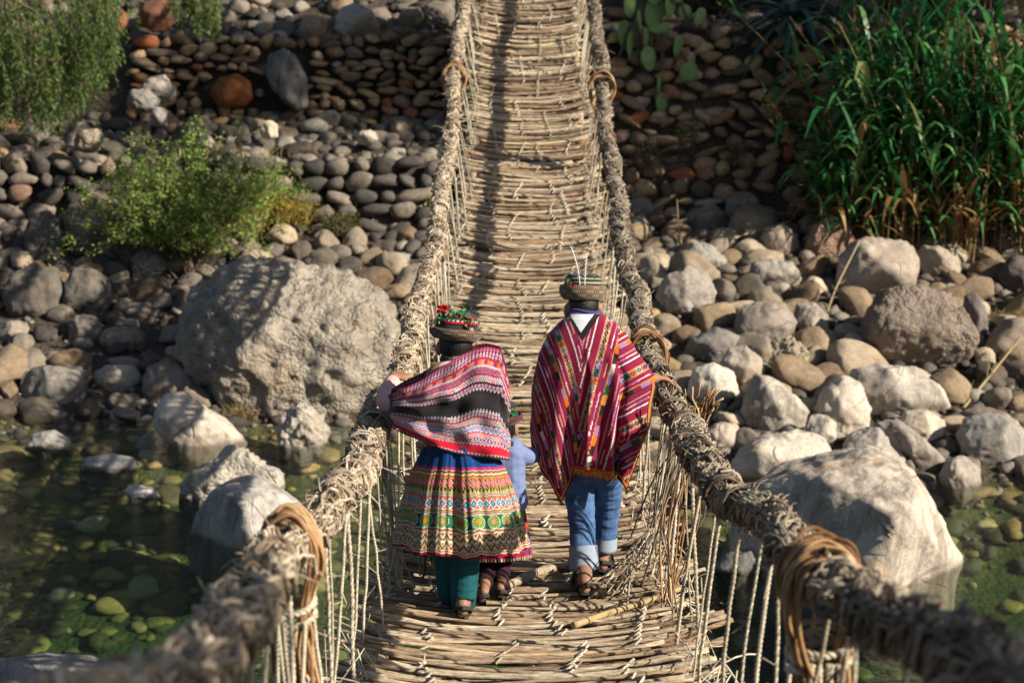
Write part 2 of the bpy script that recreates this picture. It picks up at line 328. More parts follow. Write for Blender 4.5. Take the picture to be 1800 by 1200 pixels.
# ------------------------------------------------------------------ boulders traced at their own distance
landmarks=[]   # (name phrase, centre, radius)
occupied=[]
PALE=(.42,.36,.295);GREY=(.28,.255,.22);TAN=(.30,.25,.195);BROWN=(.20,.155,.115);DARK=(.12,.105,.09);RUST=(.24,.085,.03);WHITE=(.50,.46,.40);MID=(.23,.205,.175)
def boulder(poly,label,col,mat=None,phrase=None,depth=.8,Y=None,sub=5,rough=.05,fine=.02,sink=.12,pw=.7,seed=0,name='boulder',facets=7,ridge=None,hridge=None,planes=None):
    poly=np.array(poly,float); c=(poly.min(0)+poly.max(0))/2
    base=poly[:,1].max()
    if Y is None:
        g=ground_hit(c[0],base-.12*(base-poly[:,1].min()))
        Y0=g[1]; 
    else: Y0=Y
    cen=at(c[0],c[1],Y0); d=cen@fwd; sc_=d/F
    rel=(poly-c)*sc_; rel[:,1]*=-1
    wid=np.ptp(rel[:,0]); hgt=np.ptp(rel[:,1]); D=depth*.5*math.sqrt(wid*hgt)
    if Y is None:   # the front foot touches the ground where the photo shows it
        cen=at(c[0],c[1],Y0+D*.55); d=cen@fwd; k=(d/F)/sc_; rel*=k
    ang=np.arctan2(rel[:,1],rel[:,0]); o=np.argsort(ang); ang=ang[o]; rr=np.hypot(rel[:,0],rel[:,1])[o]
    ang=np.concatenate([ang-2*PI,ang,ang+2*PI]); rr=np.tile(rr,3)
    dv,t=ico(sub)
    th=np.arctan2(dv[:,1],dv[:,0]); rho=np.hypot(dv[:,0],dv[:,1])
    # polygon radius (true straight edges)
    px_,py_=np.cos(ang)*rr,np.sin(ang)*rr
    j=np.clip(np.searchsorted(ang,th)-1,0,len(ang)-2)
    x1,y1,x2,y2=px_[j],py_[j],px_[j+1],py_[j+1]; ct,st=np.cos(th),np.sin(th)
    den=(ct*(y2-y1)-st*(x2-x1)); Rr_=(x1*(y2-y1)-y1*(x2-x1))/np.where(np.abs(den)<1e-9,1e-9,den)
    Rr_=np.clip(Rr_,rr.min()*.6,rr.max()*1.05)
    g=np.clip(rho,0,1)**pw
    P=np.stack([np.cos(th)*Rr_*g,np.sin(th)*Rr_*g,D*np.sign(dv[:,2])*np.abs(dv[:,2])**pw],1)
    r=np.random.default_rng(seed+int(c[0])*7+int(c[1]))
    ext=A(wid/2,hgt/2,D)
    if planes is None and mat is not ROCKP:
        planes=[]; a0=r.uniform(0,6.28); kk=r.integers(4,7)
        for q in range(kk):
            a=a0+q*2*PI/kk+r.normal(0,.25); sl=r.uniform(.35,1.0); planes.append((math.cos(a)*sl,math.sin(a)*sl,r.uniform(.80,1.02)))
        planes.append((r.normal(0,.15),r.normal(-.05,.15),r.uniform(.82,.95)))
    if planes is not None:
        facets=0; X_,Y_=P[:,0]/(wid/2),P[:,1]/(hgt/2); zf=np.min([d_-a_*X_-b_*Y_ for a_,b_,d_ in planes],0)*D
        P[:,2]=np.where(dv[:,2]>0,np.minimum(P[:,2]*1.2,zf*np.clip(1-rho**8,0,1)+P[:,2]*.12),P[:,2]); ridge=hridge=None
    for _ in range(facets):        # flat chipped faces on the camera side and the back, kept off the outline
        n=r.normal(size=3); n[2]=np.sign(n[2])*abs(n[2])+np.sign(n[2])*.7; n/=np.linalg.norm(n)
        q=(P/ext)@n; lim=r.uniform(.62,.85)
        over=np.maximum(q-lim,0); P=P-(over*.85)[:,None]*n*ext*A(.35,.35,1)
    ed=np.sqrt(np.clip(1-rho**5,0,1)); fr=dv[:,2]>0
    for rg,ax,half in ((ridge,0,wid/2),(hridge,1,hgt/2)):
        if rg:
            xr_=rg[0]*half; q=P[:,ax]; tent=np.where(q>xr_,1-(q-xr_)/(half-xr_),1-(xr_-q)/(half+xr_)); tent=np.clip(tent,0,1)
            P[:,2]=np.where(fr,P[:,2]*(1-rg[1])+D*(.15+1.0*tent)*ed*rg[1],P[:,2])
    if cen[2]-hgt*.5<WATER+.12:      # rocks in the river go on below the waterline
        P[:,1]=np.where(P[:,1]<-.3*hgt,-.3*hgt+(P[:,1]+.3*hgt)*2.6,P[:,1])
    nr=dv/np.linalg.norm(dv,axis=1)[:,None]; m=min(wid,hgt)
    off=fbm(P/m*2.2+seed+c[0],4)*rough*1.6+fbm(P/m*9+c[1],4)*fine*1.6
    P=P+nr*(off*m)[:,None]
    W=P[:,0:1]*rgt+P[:,1:2]*upv-P[:,2:3]*fwd
    mbb=MB(); mbb.add(W,None,t)
    ob=mbb.build(name,mat or ROCK); ob.location=tuple(cen); ob.color=(*col,1)
    tag(ob,label,'boulder' if name=='boulder' else 'stone','boulders and stones of the river bank')
    landmarks.append((phrase or label,cen,max(wid,hgt)/2)); occupied.append((cen[0],cen[1],wid*.5))
    return ob
def box8(x0,y0,x1,y1,k=.28,j=0,seed=1):
    """octagon-like outline of a rounded stone in a pixel box"""
    r=np.random.default_rng(seed+int(x0)+int(y0)); n=11; a=np.linspace(0,2*PI,n,endpoint=False)+r.uniform(0,.5)
    p=2.6; cx,cy,rx,ry=(x0+x1)/2,(y0+y1)/2,(x1-x0)/2,(y1-y0)/2
    rad=(np.abs(np.cos(a))**p+np.abs(np.sin(a))**p)**(-1/p)*r.uniform(.9,1.06,n)
    return np.stack([cx+rx*rad*np.cos(a),cy+ry*rad*np.sin(a)],1)
B=boulder
B([(322,600),(338,545),(362,505),(395,482),(440,470),(500,463),(560,462),(620,478),(672,506),(706,545),(722,590),(716,640),(692,695),(640,722),(560,735),(480,735),(430,715),(385,690),(345,660),(325,630)],'huge pitted conglomerate boulder on the left shore beside the bridge',(.34,.30,.25),ROCKP,'the huge pitted boulder',.9,sub=6,rough=.07,fine=.045)
B([(108,395),(122,352),(160,334),(205,345),(240,385),(245,440),(200,470),(150,470),(115,445)],'dark brown boulder with a pale top under the left edge of the green shrub',(.19,.15,.115),None,'the dark boulder under the shrub',.9)
B([(3,515),(22,478),(60,460),(98,474),(116,510),(112,553),(70,566),(22,558)],'blackish blocky boulder standing at the left edge of the dry shore',DARK,None,'the blackish blocky boulder')
B([(112,505),(130,472),(162,470),(190,488),(198,520),(185,552),(150,560),(118,545)],'dark grey pointed boulder leaning on the blackish blocky boulder',(.13,.115,.10),None,'the dark pointed boulder')
B([(42,430),(50,385),(80,370),(105,380),(112,420),(108,465),(60,468)],'dark smooth boulder squeezed left of the brown boulder under the shrub',(.10,.09,.08),None,'the dark smooth boulder')
B([(35,680),(42,655),(80,642),(140,645),(152,675),(148,708),(90,718),(45,712)],'long dark topped slab with a pale lower half lying at the water edge',(.21,.195,.175),ROCKS,'the dark topped slab',.9)
B([(248,672),(258,645),(300,630),(330,640),(348,672),(342,705),(300,716),(258,708)],'smooth mauve brown boulder touching the foot of the huge pitted boulder',(.22,.185,.16),None,'the mauve brown boulder')
B([(268,725),(284,695),(320,688),(360,712),(402,745),(437,778),(405,795),(350,800),(300,782),(272,752)],'pale cream wedge of rock sloping down into the shallow water on the left',(.44,.39,.33),None,'the pale cream wedge',.7)
B([(488,765),(498,730),(530,712),(562,728),(577,762),(570,790),(530,800),(500,792)],'knobbly white rock in the shallows below the huge pitted boulder',(.45,.41,.36),ROCKP,'the knobbly white rock',.9,rough=.13,fine=.06)
B([(42,790),(58,762),(95,755),(118,768),(128,792),(80,802)],'low grey stone cut off by the water at the far left',(.30,.28,.26),None,'the low grey stone',.9)
B([(138,828),(150,805),(190,797),(232,803),(242,825),(220,842),(160,842)],'flat grey stone alone in the shallow water left',(.33,.315,.295),None,'the flat grey stone in the shallows',.9)
B([(217,862),(235,850),(270,858),(287,876),(262,886),(230,882)],'small whitish stone poking from the shallow water left',(.45,.43,.40),None,'the small whitish stone',.9,name='stone')
B([(315,880),(335,835),(372,805),(400,783),(440,795),(478,825),(495,850),(480,885),(400,900),(340,900)],'rough cream coloured lumpy rock behind the grey pyramid rock',(.46,.42,.36),ROCKP,'the lumpy cream rock',.8,rough=.1,fine=.06)
B([(326,955),(343,902),(374,862),(408,842),(450,836),(492,858),(530,888),(553,918),(548,958),(480,975),(400,980),(340,972)],'smooth grey pyramid rock rising from the water beside the left handrail',(.40,.38,.35),ROCKS,'the grey pyramid rock',.9,rough=.025,fine=.01,planes=[(1.0,.3,1.0),(-1.1,.0,.85),(-.1,.9,1.15),(.1,-.5,1.2)])
B([(1275,1010),(1300,915),(1338,855),(1395,822),(1450,803),(1520,790),(1570,798),(1612,850),(1652,920),(1692,985),(1668,1045),(1600,1062),(1500,1062),(1400,1045),(1320,1030)],'giant pale angular boulder with dark streaks standing in the water on the right',(.50,.44,.37),ROCKS,'the giant pale angular boulder',sub=6,rough=.035,fine=.014,pw=.5,depth=1.25,planes=[(1.45,.1,1.42),(-.85,.10,.72),(-.25,.85,1.08),(-.5,-.5,1.0),(.75,-.35,1.02)])
B([(1252,1000),(1275,975),(1320,965),(1350,985),(1345,1015),(1290,1022)],'flat dark grey rock awash at the left foot of the giant angular boulder',(.16,.155,.145),None,'the flat awash rock',.9)
B([(1283,830),(1300,790),(1345,765),(1400,757),(1450,770),(1470,800),(1440,840),(1350,860),(1295,850)],'broad bleached rock just behind the giant angular boulder beside the handrail',(.47,.43,.37),None,'the broad bleached rock',.9)
B([(1305,720),(1312,680),(1330,655),(1360,665),(1400,695),(1425,725),(1415,755),(1370,768),(1320,755)],'pear shaped pale boulder with a grey upper face on the right bank',(.39,.35,.30),ROCKS,'the pear shaped pale boulder',ridge=(-.2,.6))
B([(1428,720),(1450,680),(1480,663),(1512,675),(1533,720),(1528,755),(1470,770),(1435,755)],'cream boulder with a ridged top left of the long pale slab',(.44,.39,.33),None,'the ridged cream boulder',ridge=(.1,.6))
B([(1488,680),(1500,650),(1550,638),(1600,645),(1650,675),(1672,712),(1650,735),(1590,745),(1520,728)],'long pale slab with a diagonal crack below the massive brown boulder',(.42,.38,.33),ROCKS,'the long pale slab',.8,hridge=(-.1,.6))
B([(1518,595),(1525,545),(1550,512),(1600,500),(1650,514),(1690,545),(1714,590),(1708,632),(1690,655),(1640,665),(1560,640),(1528,622)],'massive brown boulder with a craggy top at the middle of the right bank',(.24,.195,.16),ROCKP,'the massive brown boulder',.9,sub=6,rough=.05,fine=.025,hridge=(.05,.6))
B([(1466,500),(1480,455),(1505,425),(1545,416),(1595,425),(1614,460),(1612,500),(1560,530),(1500,542),(1475,530)],'tall tawny boulder with a pale right shoulder behind the massive brown boulder',(.31,.26,.215),None,'the tall tawny boulder',.9)
B([(1153,520),(1170,485),(1205,468),(1240,480),(1263,515),(1250,545),(1210,562),(1170,550)],'round grey brown boulder with a pale sunlit dome beside the right handrail',(.29,.26,.23),None,'the round domed boulder')
B([(1288,575),(1298,540),(1335,528),(1380,533),(1402,565),(1390,600),(1350,618),(1305,605)],'round purplish grey boulder in the middle of the right stone heap',(.24,.205,.18),None,'the purplish round boulder')
B([(1313,490),(1322,462),(1355,452),(1395,460),(1410,490),(1400,510),(1350,516),(1320,508)],'squat pale grey boulder with a notched right side above the purplish round boulder',(.34,.31,.275),ROCKS,'the squat notched boulder')
B([(1200,445),(1215,425),(1250,430),(1278,458),(1272,482),(1235,490),(1205,475)],'sloping grey boulder just behind the round domed boulder',(.28,.26,.235),None,'the sloping grey boulder')
B([(1415,430),(1425,395),(1460,380),(1490,392),(1507,425),(1495,458),(1450,468),(1420,455)],'reddish brown crumbly boulder at the left foot of the reeds',(.27,.175,.125),ROCKP,'the reddish crumbly boulder')
B([(1335,420),(1345,400),(1375,393),(1402,410),(1408,440),(1385,458),(1345,450)],'brown rounded boulder left of the reddish crumbly boulder',(.26,.205,.165),None,'the brown rounded boulder')
B([(1612,455),(1622,430),(1650,432),(1685,455),(1690,485),(1660,495),(1625,485)],'light brown boulder right of the tall tawny boulder below the reeds',(.33,.27,.22),None,'the light brown boulder')
B([(1690,560),(1697,520),(1715,513),(1733,545),(1738,590),(1715,605),(1697,595)],'dark upright stone standing right of the massive brown boulder',(.15,.13,.12),None,'the dark upright stone',name='stone')
B([(1683,765),(1695,735),(1740,722),(1790,738),(1815,775),(1800,815),(1740,825),(1695,805)],'smooth grey boulder at the right edge of the stone heap by the water',(.27,.25,.225),None,'the smooth grey edge boulder')
B([(1653,835),(1665,808),(1695,800),(1722,825),(1722,858),(1690,872),(1660,862)],'small layered tan rock at the right waterline',(.34,.30,.25),None,'the layered tan rock',name='stone')
B([(1540,745),(1575,732),(1620,765),(1658,805),(1660,830),(1630,835),(1585,800),(1550,770)],'long diagonal grey brown rock pointing down to the right waterline',(.27,.24,.205),None,'the long diagonal rock',.7)
B([(1578,745),(1590,722),(1630,718),(1662,740),(1658,770),(1620,778),(1590,765)],'bright cream block resting on the long diagonal rock',(.45,.39,.32),None,'the bright cream block')
B([(1205,690),(1220,650),(1255,638),(1290,655),(1302,690),(1270,722),(1225,722)],'chalky white rock right behind the twig tuft of the right handrail',(.49,.45,.39),None,'the chalky white rock')
B([(1263,645),(1280,615),(1310,608),(1338,630),(1348,665),(1320,685),(1280,680)],'smooth dome of tan rock above the pear shaped pale boulder',(.31,.27,.225),None,'the smooth tan dome')
B([(1348,625),(1360,598),(1390,590),(1417,610),(1415,645),(1385,660),(1357,650)],'knobbly yellowish lump of tufa right of the smooth tan dome',(.36,.31,.23),ROCKP,'the knobbly tufa lump',rough=.13,fine=.07)
B([(1195,635),(1215,595),(1260,572),(1300,590),(1300,625),(1260,645)],'dark grey triangular boulder left of the smooth tan dome',(.19,.175,.16),None,'the dark triangular boulder')
B([(1393,565),(1400,535),(1430,530),(1455,555),(1457,590),(1425,598)],'two toned stone with a white upper side beside the purplish round boulder',(.35,.30,.255),ROCKS,'the two toned stone',name='stone')
B([(1475,800),(1495,760),(1540,748),(1585,775),(1600,815),(1560,830)],'grey slanted slab between the giant angular boulder and the ridged cream boulder',(.33,.305,.275),None,'the grey slanted slab')
B([(1310,775),(1330,760),(1350,780)][0:0] or box8(1418,725,1470,800),'narrow pale rock wedged behind the broad bleached rock',(.40,.37,.31),None,'the narrow pale rock')
B(box8(1240,740,1305,800),'tan cracked rock touching the outside of the right handrail',(.37,.31,.26),None,'the tan cracked rock')
B(box8(1105,345,1150,385),'olive brown stone close to the right handrail high on the bank',(.2,.17,.13),None,'the olive brown stone',name='stone')
B(box8(1205,362,1275,412),'dark dusky boulder midway up the right bank',(.17,.145,.125),None,'the dusky boulder')
B(box8(1272,335,1340,395),'pair like bulging tan boulder at the foot of the right wall',(.26,.215,.175),None,'the bulging tan boulder')
B([(370,165),(385,138),(415,130),(440,142),(447,170),(430,188),(385,188)],'rust red block set in the left upper wall',RUST,None,'the rust red block',.9,Y=26.35,fine=.01)
B([(465,125),(475,95),(500,85),(520,100),(540,140),(538,185),(525,198),(500,180),(478,155)],'tall upright grey boulder built into the left upper wall',(.19,.18,.165),ROCKS,'the tall upright boulder',.7,Y=26.3)
B([(588,50),(595,18),(625,5),(655,22),(668,50),(650,72),(610,72)],'big pale rock sitting on top of the left upper wall',(.36,.32,.27),None,'the big pale rock on the wall',.9,Y=27.3)
B(box8(700,12,745,52),'brown rock among dry grass on top of the left upper wall',(.24,.19,.14),None,'the brown rock in dry grass',.9,Y=27.5)
B(box8(745,0,800,52),'grey brown rock beside the bridge on top of the left upper wall',(.22,.185,.15),None,'the grey brown rock by the bridge',.9,Y=27.6)
B([(250,150),(262,135),(290,133),(308,155),(305,178),(280,182),(258,172)],'oval pale grey boulder at the foot of the left upper wall',(.31,.28,.245),None,'the oval pale boulder',.9,Y=25.6)
B([(222,180),(232,158),(260,155),(280,175),(275,195),(240,198)],'blunt grey boulder left of the oval pale boulder',(.20,.19,.175),None,'the blunt grey boulder',.9,Y=25.3)
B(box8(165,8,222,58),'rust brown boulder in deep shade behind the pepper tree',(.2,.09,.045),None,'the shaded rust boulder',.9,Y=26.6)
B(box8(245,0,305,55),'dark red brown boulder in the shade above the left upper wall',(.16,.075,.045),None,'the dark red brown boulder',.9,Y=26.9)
B(box8(262,188,295,224),'grey egg shaped stone below the blunt grey boulder',(.24,.22,.2),None,'the grey egg stone',.9,Y=24.9,name='stone')
B(box8(322,212,362,250),'dark grey angular stone right above the green shrub',(.17,.16,.15),None,'the angular stone above the shrub',.9,Y=24.7,name='stone')
B(box8(130,225,182,270),'mottled pale stone below the pepper tree tips',(.33,.28,.22),ROCKP,'the mottled stone',.9,Y=24.2,name='stone')
B(box8(456,212,490,246),'cream stone catching the sun on the left terrace',(.46,.4,.3),None,'the sunlit cream stone',.9,Y=25.0,name='stone')
B(box8(625,228,665,255),'pale flat stone on the terrace left of the bridge',(.42,.37,.29),None,'the pale terrace stone',.9,Y=25.0,name='stone')
B(box8(220,530,275,575),'grey brown boulder below the shrub next to a rusty slab',(.19,.165,.145),None,'the grey brown boulder below the shrub')
B(box8(175,572,258,622),'long reddish slab lying on the left shore',(.24,.185,.15),ROCKS,'the long reddish slab')
B(box8(118,552,178,612),'dark cube like stone left of the long reddish slab',(.16,.14,.125),None,'the dark cube like stone',name='stone')
B(box8(-5,562,52,605),'long tan stone at the left picture edge on the dry shore',(.29,.245,.205),None,'the long tan edge stone',name='stone')
B(box8(162,640,250,690),'broad cream stone with a diagonal shadow near the left waterline',(.37,.325,.265),None,'the broad cream stone')
B(box8(230,440,295,495),'lumpy light stone in the hollow under the shrub',(.33,.29,.24),ROCKP,'the lumpy hollow stone',rough=.12,fine=.05,name='stone')
B(box8(660,672,688,742),'dark stone half hidden behind the left handrail beside the woman',(.14,.13,.12),None,'the half hidden dark stone',name='stone')
B(box8(-60,1150,220,1262),'low dark grey rock breaking the water at the bottom left corner',(.22,.205,.19),None,'the low corner rock',.9)
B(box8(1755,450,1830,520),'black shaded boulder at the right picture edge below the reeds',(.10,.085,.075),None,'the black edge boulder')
B(box8(1755,375,1830,425),'brown boulder at the right edge beside the reed stems',(.2,.15,.115),None,'the brown edge boulder')

# ------------------------------------------------------------------ loose stones: copies of a dozen shapes
variants=[]
for k in range(14):
    g,t=rock_geo(4,100+k,planes=random.choice([7,9,11,14,20]),p=random.choice([9,13,18]),rough=.06,fine=.02,box=(1,random.uniform(.72,1),random.uniform(.55,.82)))
    m_=MB(); m_.add(g,None,t); me_=m_.build('stone',ROCK); variants.append(me_.data); bpy.data.objects.remove(me_)
cols=[('grey',(.25,.22,.19)),('dark grey',(.135,.118,.10)),('pale',(.40,.34,.27)),('tan',(.31,.245,.175)),('brown',(.19,.14,.10)),('whitish',(.50,.44,.36)),('reddish',(.25,.145,.095)),('ochre',(.33,.24,.14))]
def pick(zone):
    w={'L':[4,4,3,3,3,1.2,.8,.6],'R':[4,2,5,4,3,3,.5,.4],'T':[2,4,.9,3,5,.25,1.3,1.8]}[zone]
    return cols[rng.choice(len(cols),p=np.array(w)/sum(w))]
stones=[]
def try_stones(zone,n,xr,yr,rr_,tries=9000):
    cnt=0
    for _ in range(tries):
        if cnt>=n: break
        y=rng.uniform(*yr); x=rng.uniform(*xr); r=rr_[0]*(rr_[1]/rr_[0])**(rng.random()**1.5)
        z=float(H(x,y)); px,py,d=proj((x,y,z+r*.4))
        if not(-30<px<1830 and -20<py<1150): continue
        if zone=='L' and 24.0<y<24.45: continue
        if abs(x)<.75 and d>17: 
            if rng.random()<.8: continue
        if any((x-a)**2+(y-b)**2<(.80*(r+c))**2 for a,b,c in occupied): continue
        occupied.append((x,y,r*.95)); stones.append((zone,x,y,z,r)); cnt+=1
try_stones('R',150,(.75,7.4),(16.6,24.0),(.17,.42),14000)
try_stones('L',110,(-6.8,-.75),(18.9,23.9),(.15,.38),14000)
try_stones('T',60,(-7.2,-.8),(24.5,26.4),(.12,.26))
try_stones('L',70,(-8,-3.6),(22.8,26.4),(.15,.34))
try_stones('R',70,(.75,7.4),(16.2,24.0),(.09,.17))
try_stones('L',60,(-6.8,-.75),(18.5,23.9),(.08,.16))
stones=stones[:400]
LPHR=[l[0] for l in landmarks]; LC=np.array([l[1] for l in landmarks])
used={}
try_stones('T',55,(-8.5,-.8),(27.1,31),(.14,.4))
try_stones('T',40,(.8,8.5),(25.3,28),(.12,.3))
ordw=['','second ','third ','fourth ','fifth ','sixth ','seventh ','eighth ','ninth ','tenth ','eleventh ','twelfth ']
recs=[]
for zone,x,y,z,r in stones:
    cname,cc=pick(zone)
    px,py,d=proj((x,y,z)); lp=[proj(c) for c in LC]
    dist=[math.hypot(px-a,(py-b)*1.2) for a,b,_ in lp]; k=int(np.argmin(dist))
    dx,dy=px-lp[k][0],py-lp[k][1]
    rel=('right of' if dx>0 else 'left of') if abs(dx)>abs(dy)*1.1 else ('below' if dy>0 else 'above')
    size='small' if r<.13 else ('medium' if r<.2 else 'large')
    recs.append((dist[k],zone,x,y,z,r,cname,cc,rel,k,size))
recs.sort(key=lambda q:-q[5]/proj((q[2],q[3],q[4]))[2])
recs,rest=recs[:276],recs[276:]
recs.sort(key=lambda q:q[0])
mbr=MB()
for (ds,zone,x,y,z,r,cname,cc,rel,k,size) in rest:
    g,t=rock_geo(3,int(rng.integers(1e6)),14,9,.05,.012,(r*1.1,r,r*.75)); a=rng.uniform(0,6.28); g=np.stack([g[:,0]*math.cos(a)-g[:,1]*math.sin(a),g[:,0]*math.sin(a)+g[:,1]*math.cos(a),g[:,2]],1); mbr.add(g+A(x,y,z+r*.22),None,t)
tag(mbr.build('loose_stones',PEB),'smallest rounded stones scattered between the larger bank stones','stones',kind='stuff')
for i,(ds,zone,x,y,z,r,cname,cc,rel,k,size) in enumerate(recs):
    key=(size,cname,rel,k); n=used.get(key,0); used[key]=n+1
    ph=LPHR[k]
    o=bpy.data.objects.new('stone',variants[rng.integers(len(variants))]); COL.objects.link(o)
    o.location=(x,y,z+r*.22); o.scale=(r*rng.uniform(.95,1.25),r*rng.uniform(.85,1.1),r*rng.uniform(.9,1.15))
    o.rotation_euler=(rng.normal(0,.28),rng.normal(0,.28),rng.uniform(0,6.28))
    j=rng.uniform(.62,1.08); o.color=(cc[0]*j,cc[1]*j*.95,cc[2]*j*.87,1)
    near='nearest stone ' if n==0 else ''
    lab=f"{size} {cname} stone {rel} {ph}" if n==0 else f"{size} {cname} stone, {ordw[min(n,11)]}closest {rel} {ph}"
    tag(o,lab,'stone','boulders and stones of the river bank')
# uncountable small stuff
mb=MB(); PV={k:[rock_geo(k,700+j,11,10,.08,0) for j in range(24)] for k in (1,2)}
def pebble(x,y,r,sub=1,lift=.3):
    g,t=PV[sub][rng.integers(24)]; n=1+.2*perlin(g*1.3+rng.uniform(0,200,3))
    a=rng.uniform(0,2*PI); ca,sa=math.cos(a),math.sin(a)
    q=g*n[:,None]*A(1.15,.9,.72)*r; q=np.stack([q[:,0]*ca-q[:,1]*sa,q[:,0]*sa+q[:,1]*ca,q[:,2]],1)
    return q+A(x,y,float(H(x,y))+r*lift),t
for _ in range(4800):
    side=rng.random()
    if side<.5: x=rng.uniform(-8.4,-.3); y=rng.uniform(18.3,26.6)
    else: x=rng.uniform(.2,7.6); y=rng.uniform(16.0,24.1)
    r=.032*(.13/.032)**(rng.random()**1.7)
    q,t=pebble(x,y,r,2 if r>.06 else 1); mb.add(q,None,t)
for _ in range(900):
    x=rng.uniform(-8.8,8.8); y=rng.uniform(26.9,31.5) if x<0 else rng.uniform(25.3,30)
    q,t=pebble(x,y,rng.uniform(.05,.16),2); mb.add(q,None,t)
tag(mb.build('pebbles',PEB),'mixed grey and tan pebbles filling the gaps between the bank stones','pebbles',kind='stuff')
mb=MB()
for _ in range(2600):
    x=rng.uniform(-7.5,7.5); y=rng.uniform(12.8,19.2) if x<0 else rng.uniform(12.6,17.2)
    if x>0 and y<16.1 and rng.random()<.8: continue
    if x<0 and y<14.6 and rng.random()<.5: continue
    r=.05*(.20/.05)**(rng.random()**1.5)
    h=float(H(x,y))
    if h>WATER-.02: continue
    if h+r*.8>WATER: r=max(.04,(WATER-h)*.9)
    q,t=pebble(x,y,r,2,.1); q[:,2]=h+(q[:,2]-h)*.62; mb.add(q,None,t)
tag(mb.build('submerged_stones',SUBM),'olive and amber stones lying under the clear shallow water','stones',kind='stuff')

# ------------------------------------------------------------------ dry stone walls
EARTH=plain('wall_earth',(.045,.034,.025),.95,14,.8,.03)
def wall(label,x0,x1,ybase,zb,ytop,zt,course=(.10,.17),wid=(.13,.32),holes=(),seed=0,mats=None,dens=1.0):
    """battered wall face running along x; stones are one surface pattern on an earth core"""
    r=np.random.default_rng(seed); mb=MB()
    n=40; xx=np.linspace(x0,x1,n)
    V=[];
    for k,(yy,zz) in enumerate(((ybase,zb-.5),(ytop,zt-.03),(ytop+.45,zt-.05),(ytop+.45,zb-.5))):
        for x in xx: V.append((x,yy+.04*math.sin(x*3.1+k)+.06,zz+.05*math.sin(x*2.3)*(k in(1,2))))
    f=grid_faces(n,4); mb.add(V,f,m=0)
    h=0.0; L=math.hypot(ytop-ybase,zt-zb)
    while h<L:
        ch=r.uniform(*course); x=x0+r.uniform(-.1,.1)
        while x<x1:
            w=r.uniform(*wid)*(1 if r.random()<.85 else 1.35); hh=ch*r.uniform(.62,1.12)
            if r.random()<dens:
                f_=(h+ch/2)/L+r.normal(0,.018); cx=x+w/2; cy=ybase+(ytop-ybase)*f_; cz=zb+(zt-zb)*f_+.03*math.sin(cx*2.3)
                p=proj((cx,cy,cz))
                if not any(a-6<p[0]<c+6 and b-4<p[1]<d+4 for a,b,c,d in holes):
                    g,t=rock_geo(2,int(r.integers(1e6)),int(r.integers(8,15)),11,.09,.02,(w*.52,r.uniform(.08,.14),hh*.52))
                    a=r.normal(0,.28); ca,sa=math.cos(a),math.sin(a)
                    g=np.stack([g[:,0]*ca-g[:,2]*sa,g[:,1],g[:,0]*sa+g[:,2]*ca],1)
                    mb.add(g+A(cx,cy-r.uniform(.0,.05),cz),None,t,m=1)
            x+=w*r.uniform(.98,1.12)
        h+=ch*.95
    return tag(mb.build('stone_wall',[EARTH,mats or WALLST]),label,'wall')
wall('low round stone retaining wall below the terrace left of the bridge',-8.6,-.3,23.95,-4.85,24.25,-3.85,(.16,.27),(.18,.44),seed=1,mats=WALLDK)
wall('upper dry stone wall with rust red block and upright boulder left of the bridge',-6.2,-.5,26.35,-3.65,26.75,-2.35,(.12,.22),(.14,.36),holes=[(372,132,445,187),(468,88,536,192)],seed=2)
wall('tall shaded dry stone wall behind cactus right of the bridge',.5,7.8,24.0,-4.75,24.9,-2.05,(.13,.25),(.16,.42),seed=3,dens=.93)
# abutment carrying the far end of the bridge (above the frame)
mbw=MB()
wall('squared stone abutment carrying the far end of the bridge',-1.1,1.1,25.6,-3.6,25.7,.0,(.18,.26),(.25,.5),seed=5)
# ------------------------------------------------------------------ the bridge
def zd(y): return -3.5+.023*(np.asarray(y,float)-10.5)**2
_zc=np.polyfit([1.2,2.45,3.14,4.26,5.17,6.87,8.4,10.6,13.1,16,18.2,22,25.6],[-.80,-1.21,-1.43,-1.77,-1.97,-2.31,-2.49,-2.62,-2.50,-1.96,-1.23,.25,1.9],5)
def zr(y): return np.polyval(_zc,np.asarray(y,float))
_ky=[-.5,2.45,3.14,4.26,5.17,6.87,8.4,13.1,18.2,25.6]
def xl(y): return np.interp(y,_ky,[-.55,-.59,-.612,-.655,-.66,-.69,-.70,-.69,-.715,-.70])
def xr(y): return np.interp(y,_ky,[.80,.777,.76,.74,.733,.71,.70,.70,.69,.68])
def hw(y): return np.interp(y,[3,7,8.5,15,20,26],[.77,.77,.75,.68,.63,.62])
def zdx(x,y):   # deck sags across, its edges curl up
    return zd(y)+(.085+.02*np.clip((8.5-np.asarray(y,float))/2.5,0,1))*(np.abs(x)/hw(y))**2.4
bridge=empty('suspension_bridge',(0,10.5,-3.5),'handwoven straw rope suspension bridge with a stick deck spanning the river','bridge')
def rail_fn(side):
    f=xl if side<0 else xr
    ph=1.3 if side<0 else 4.1
    def g(y):
        y=np.asarray(y,float)
        return np.stack([f(y)+.018*np.sin(y*2.1+ph)+.01*np.sin(y*5.3),y,zr(y)+.015*np.sin(y*3.3+ph)],-1)
    return g
railL,railR=rail_fn(-1),rail_fn(1)
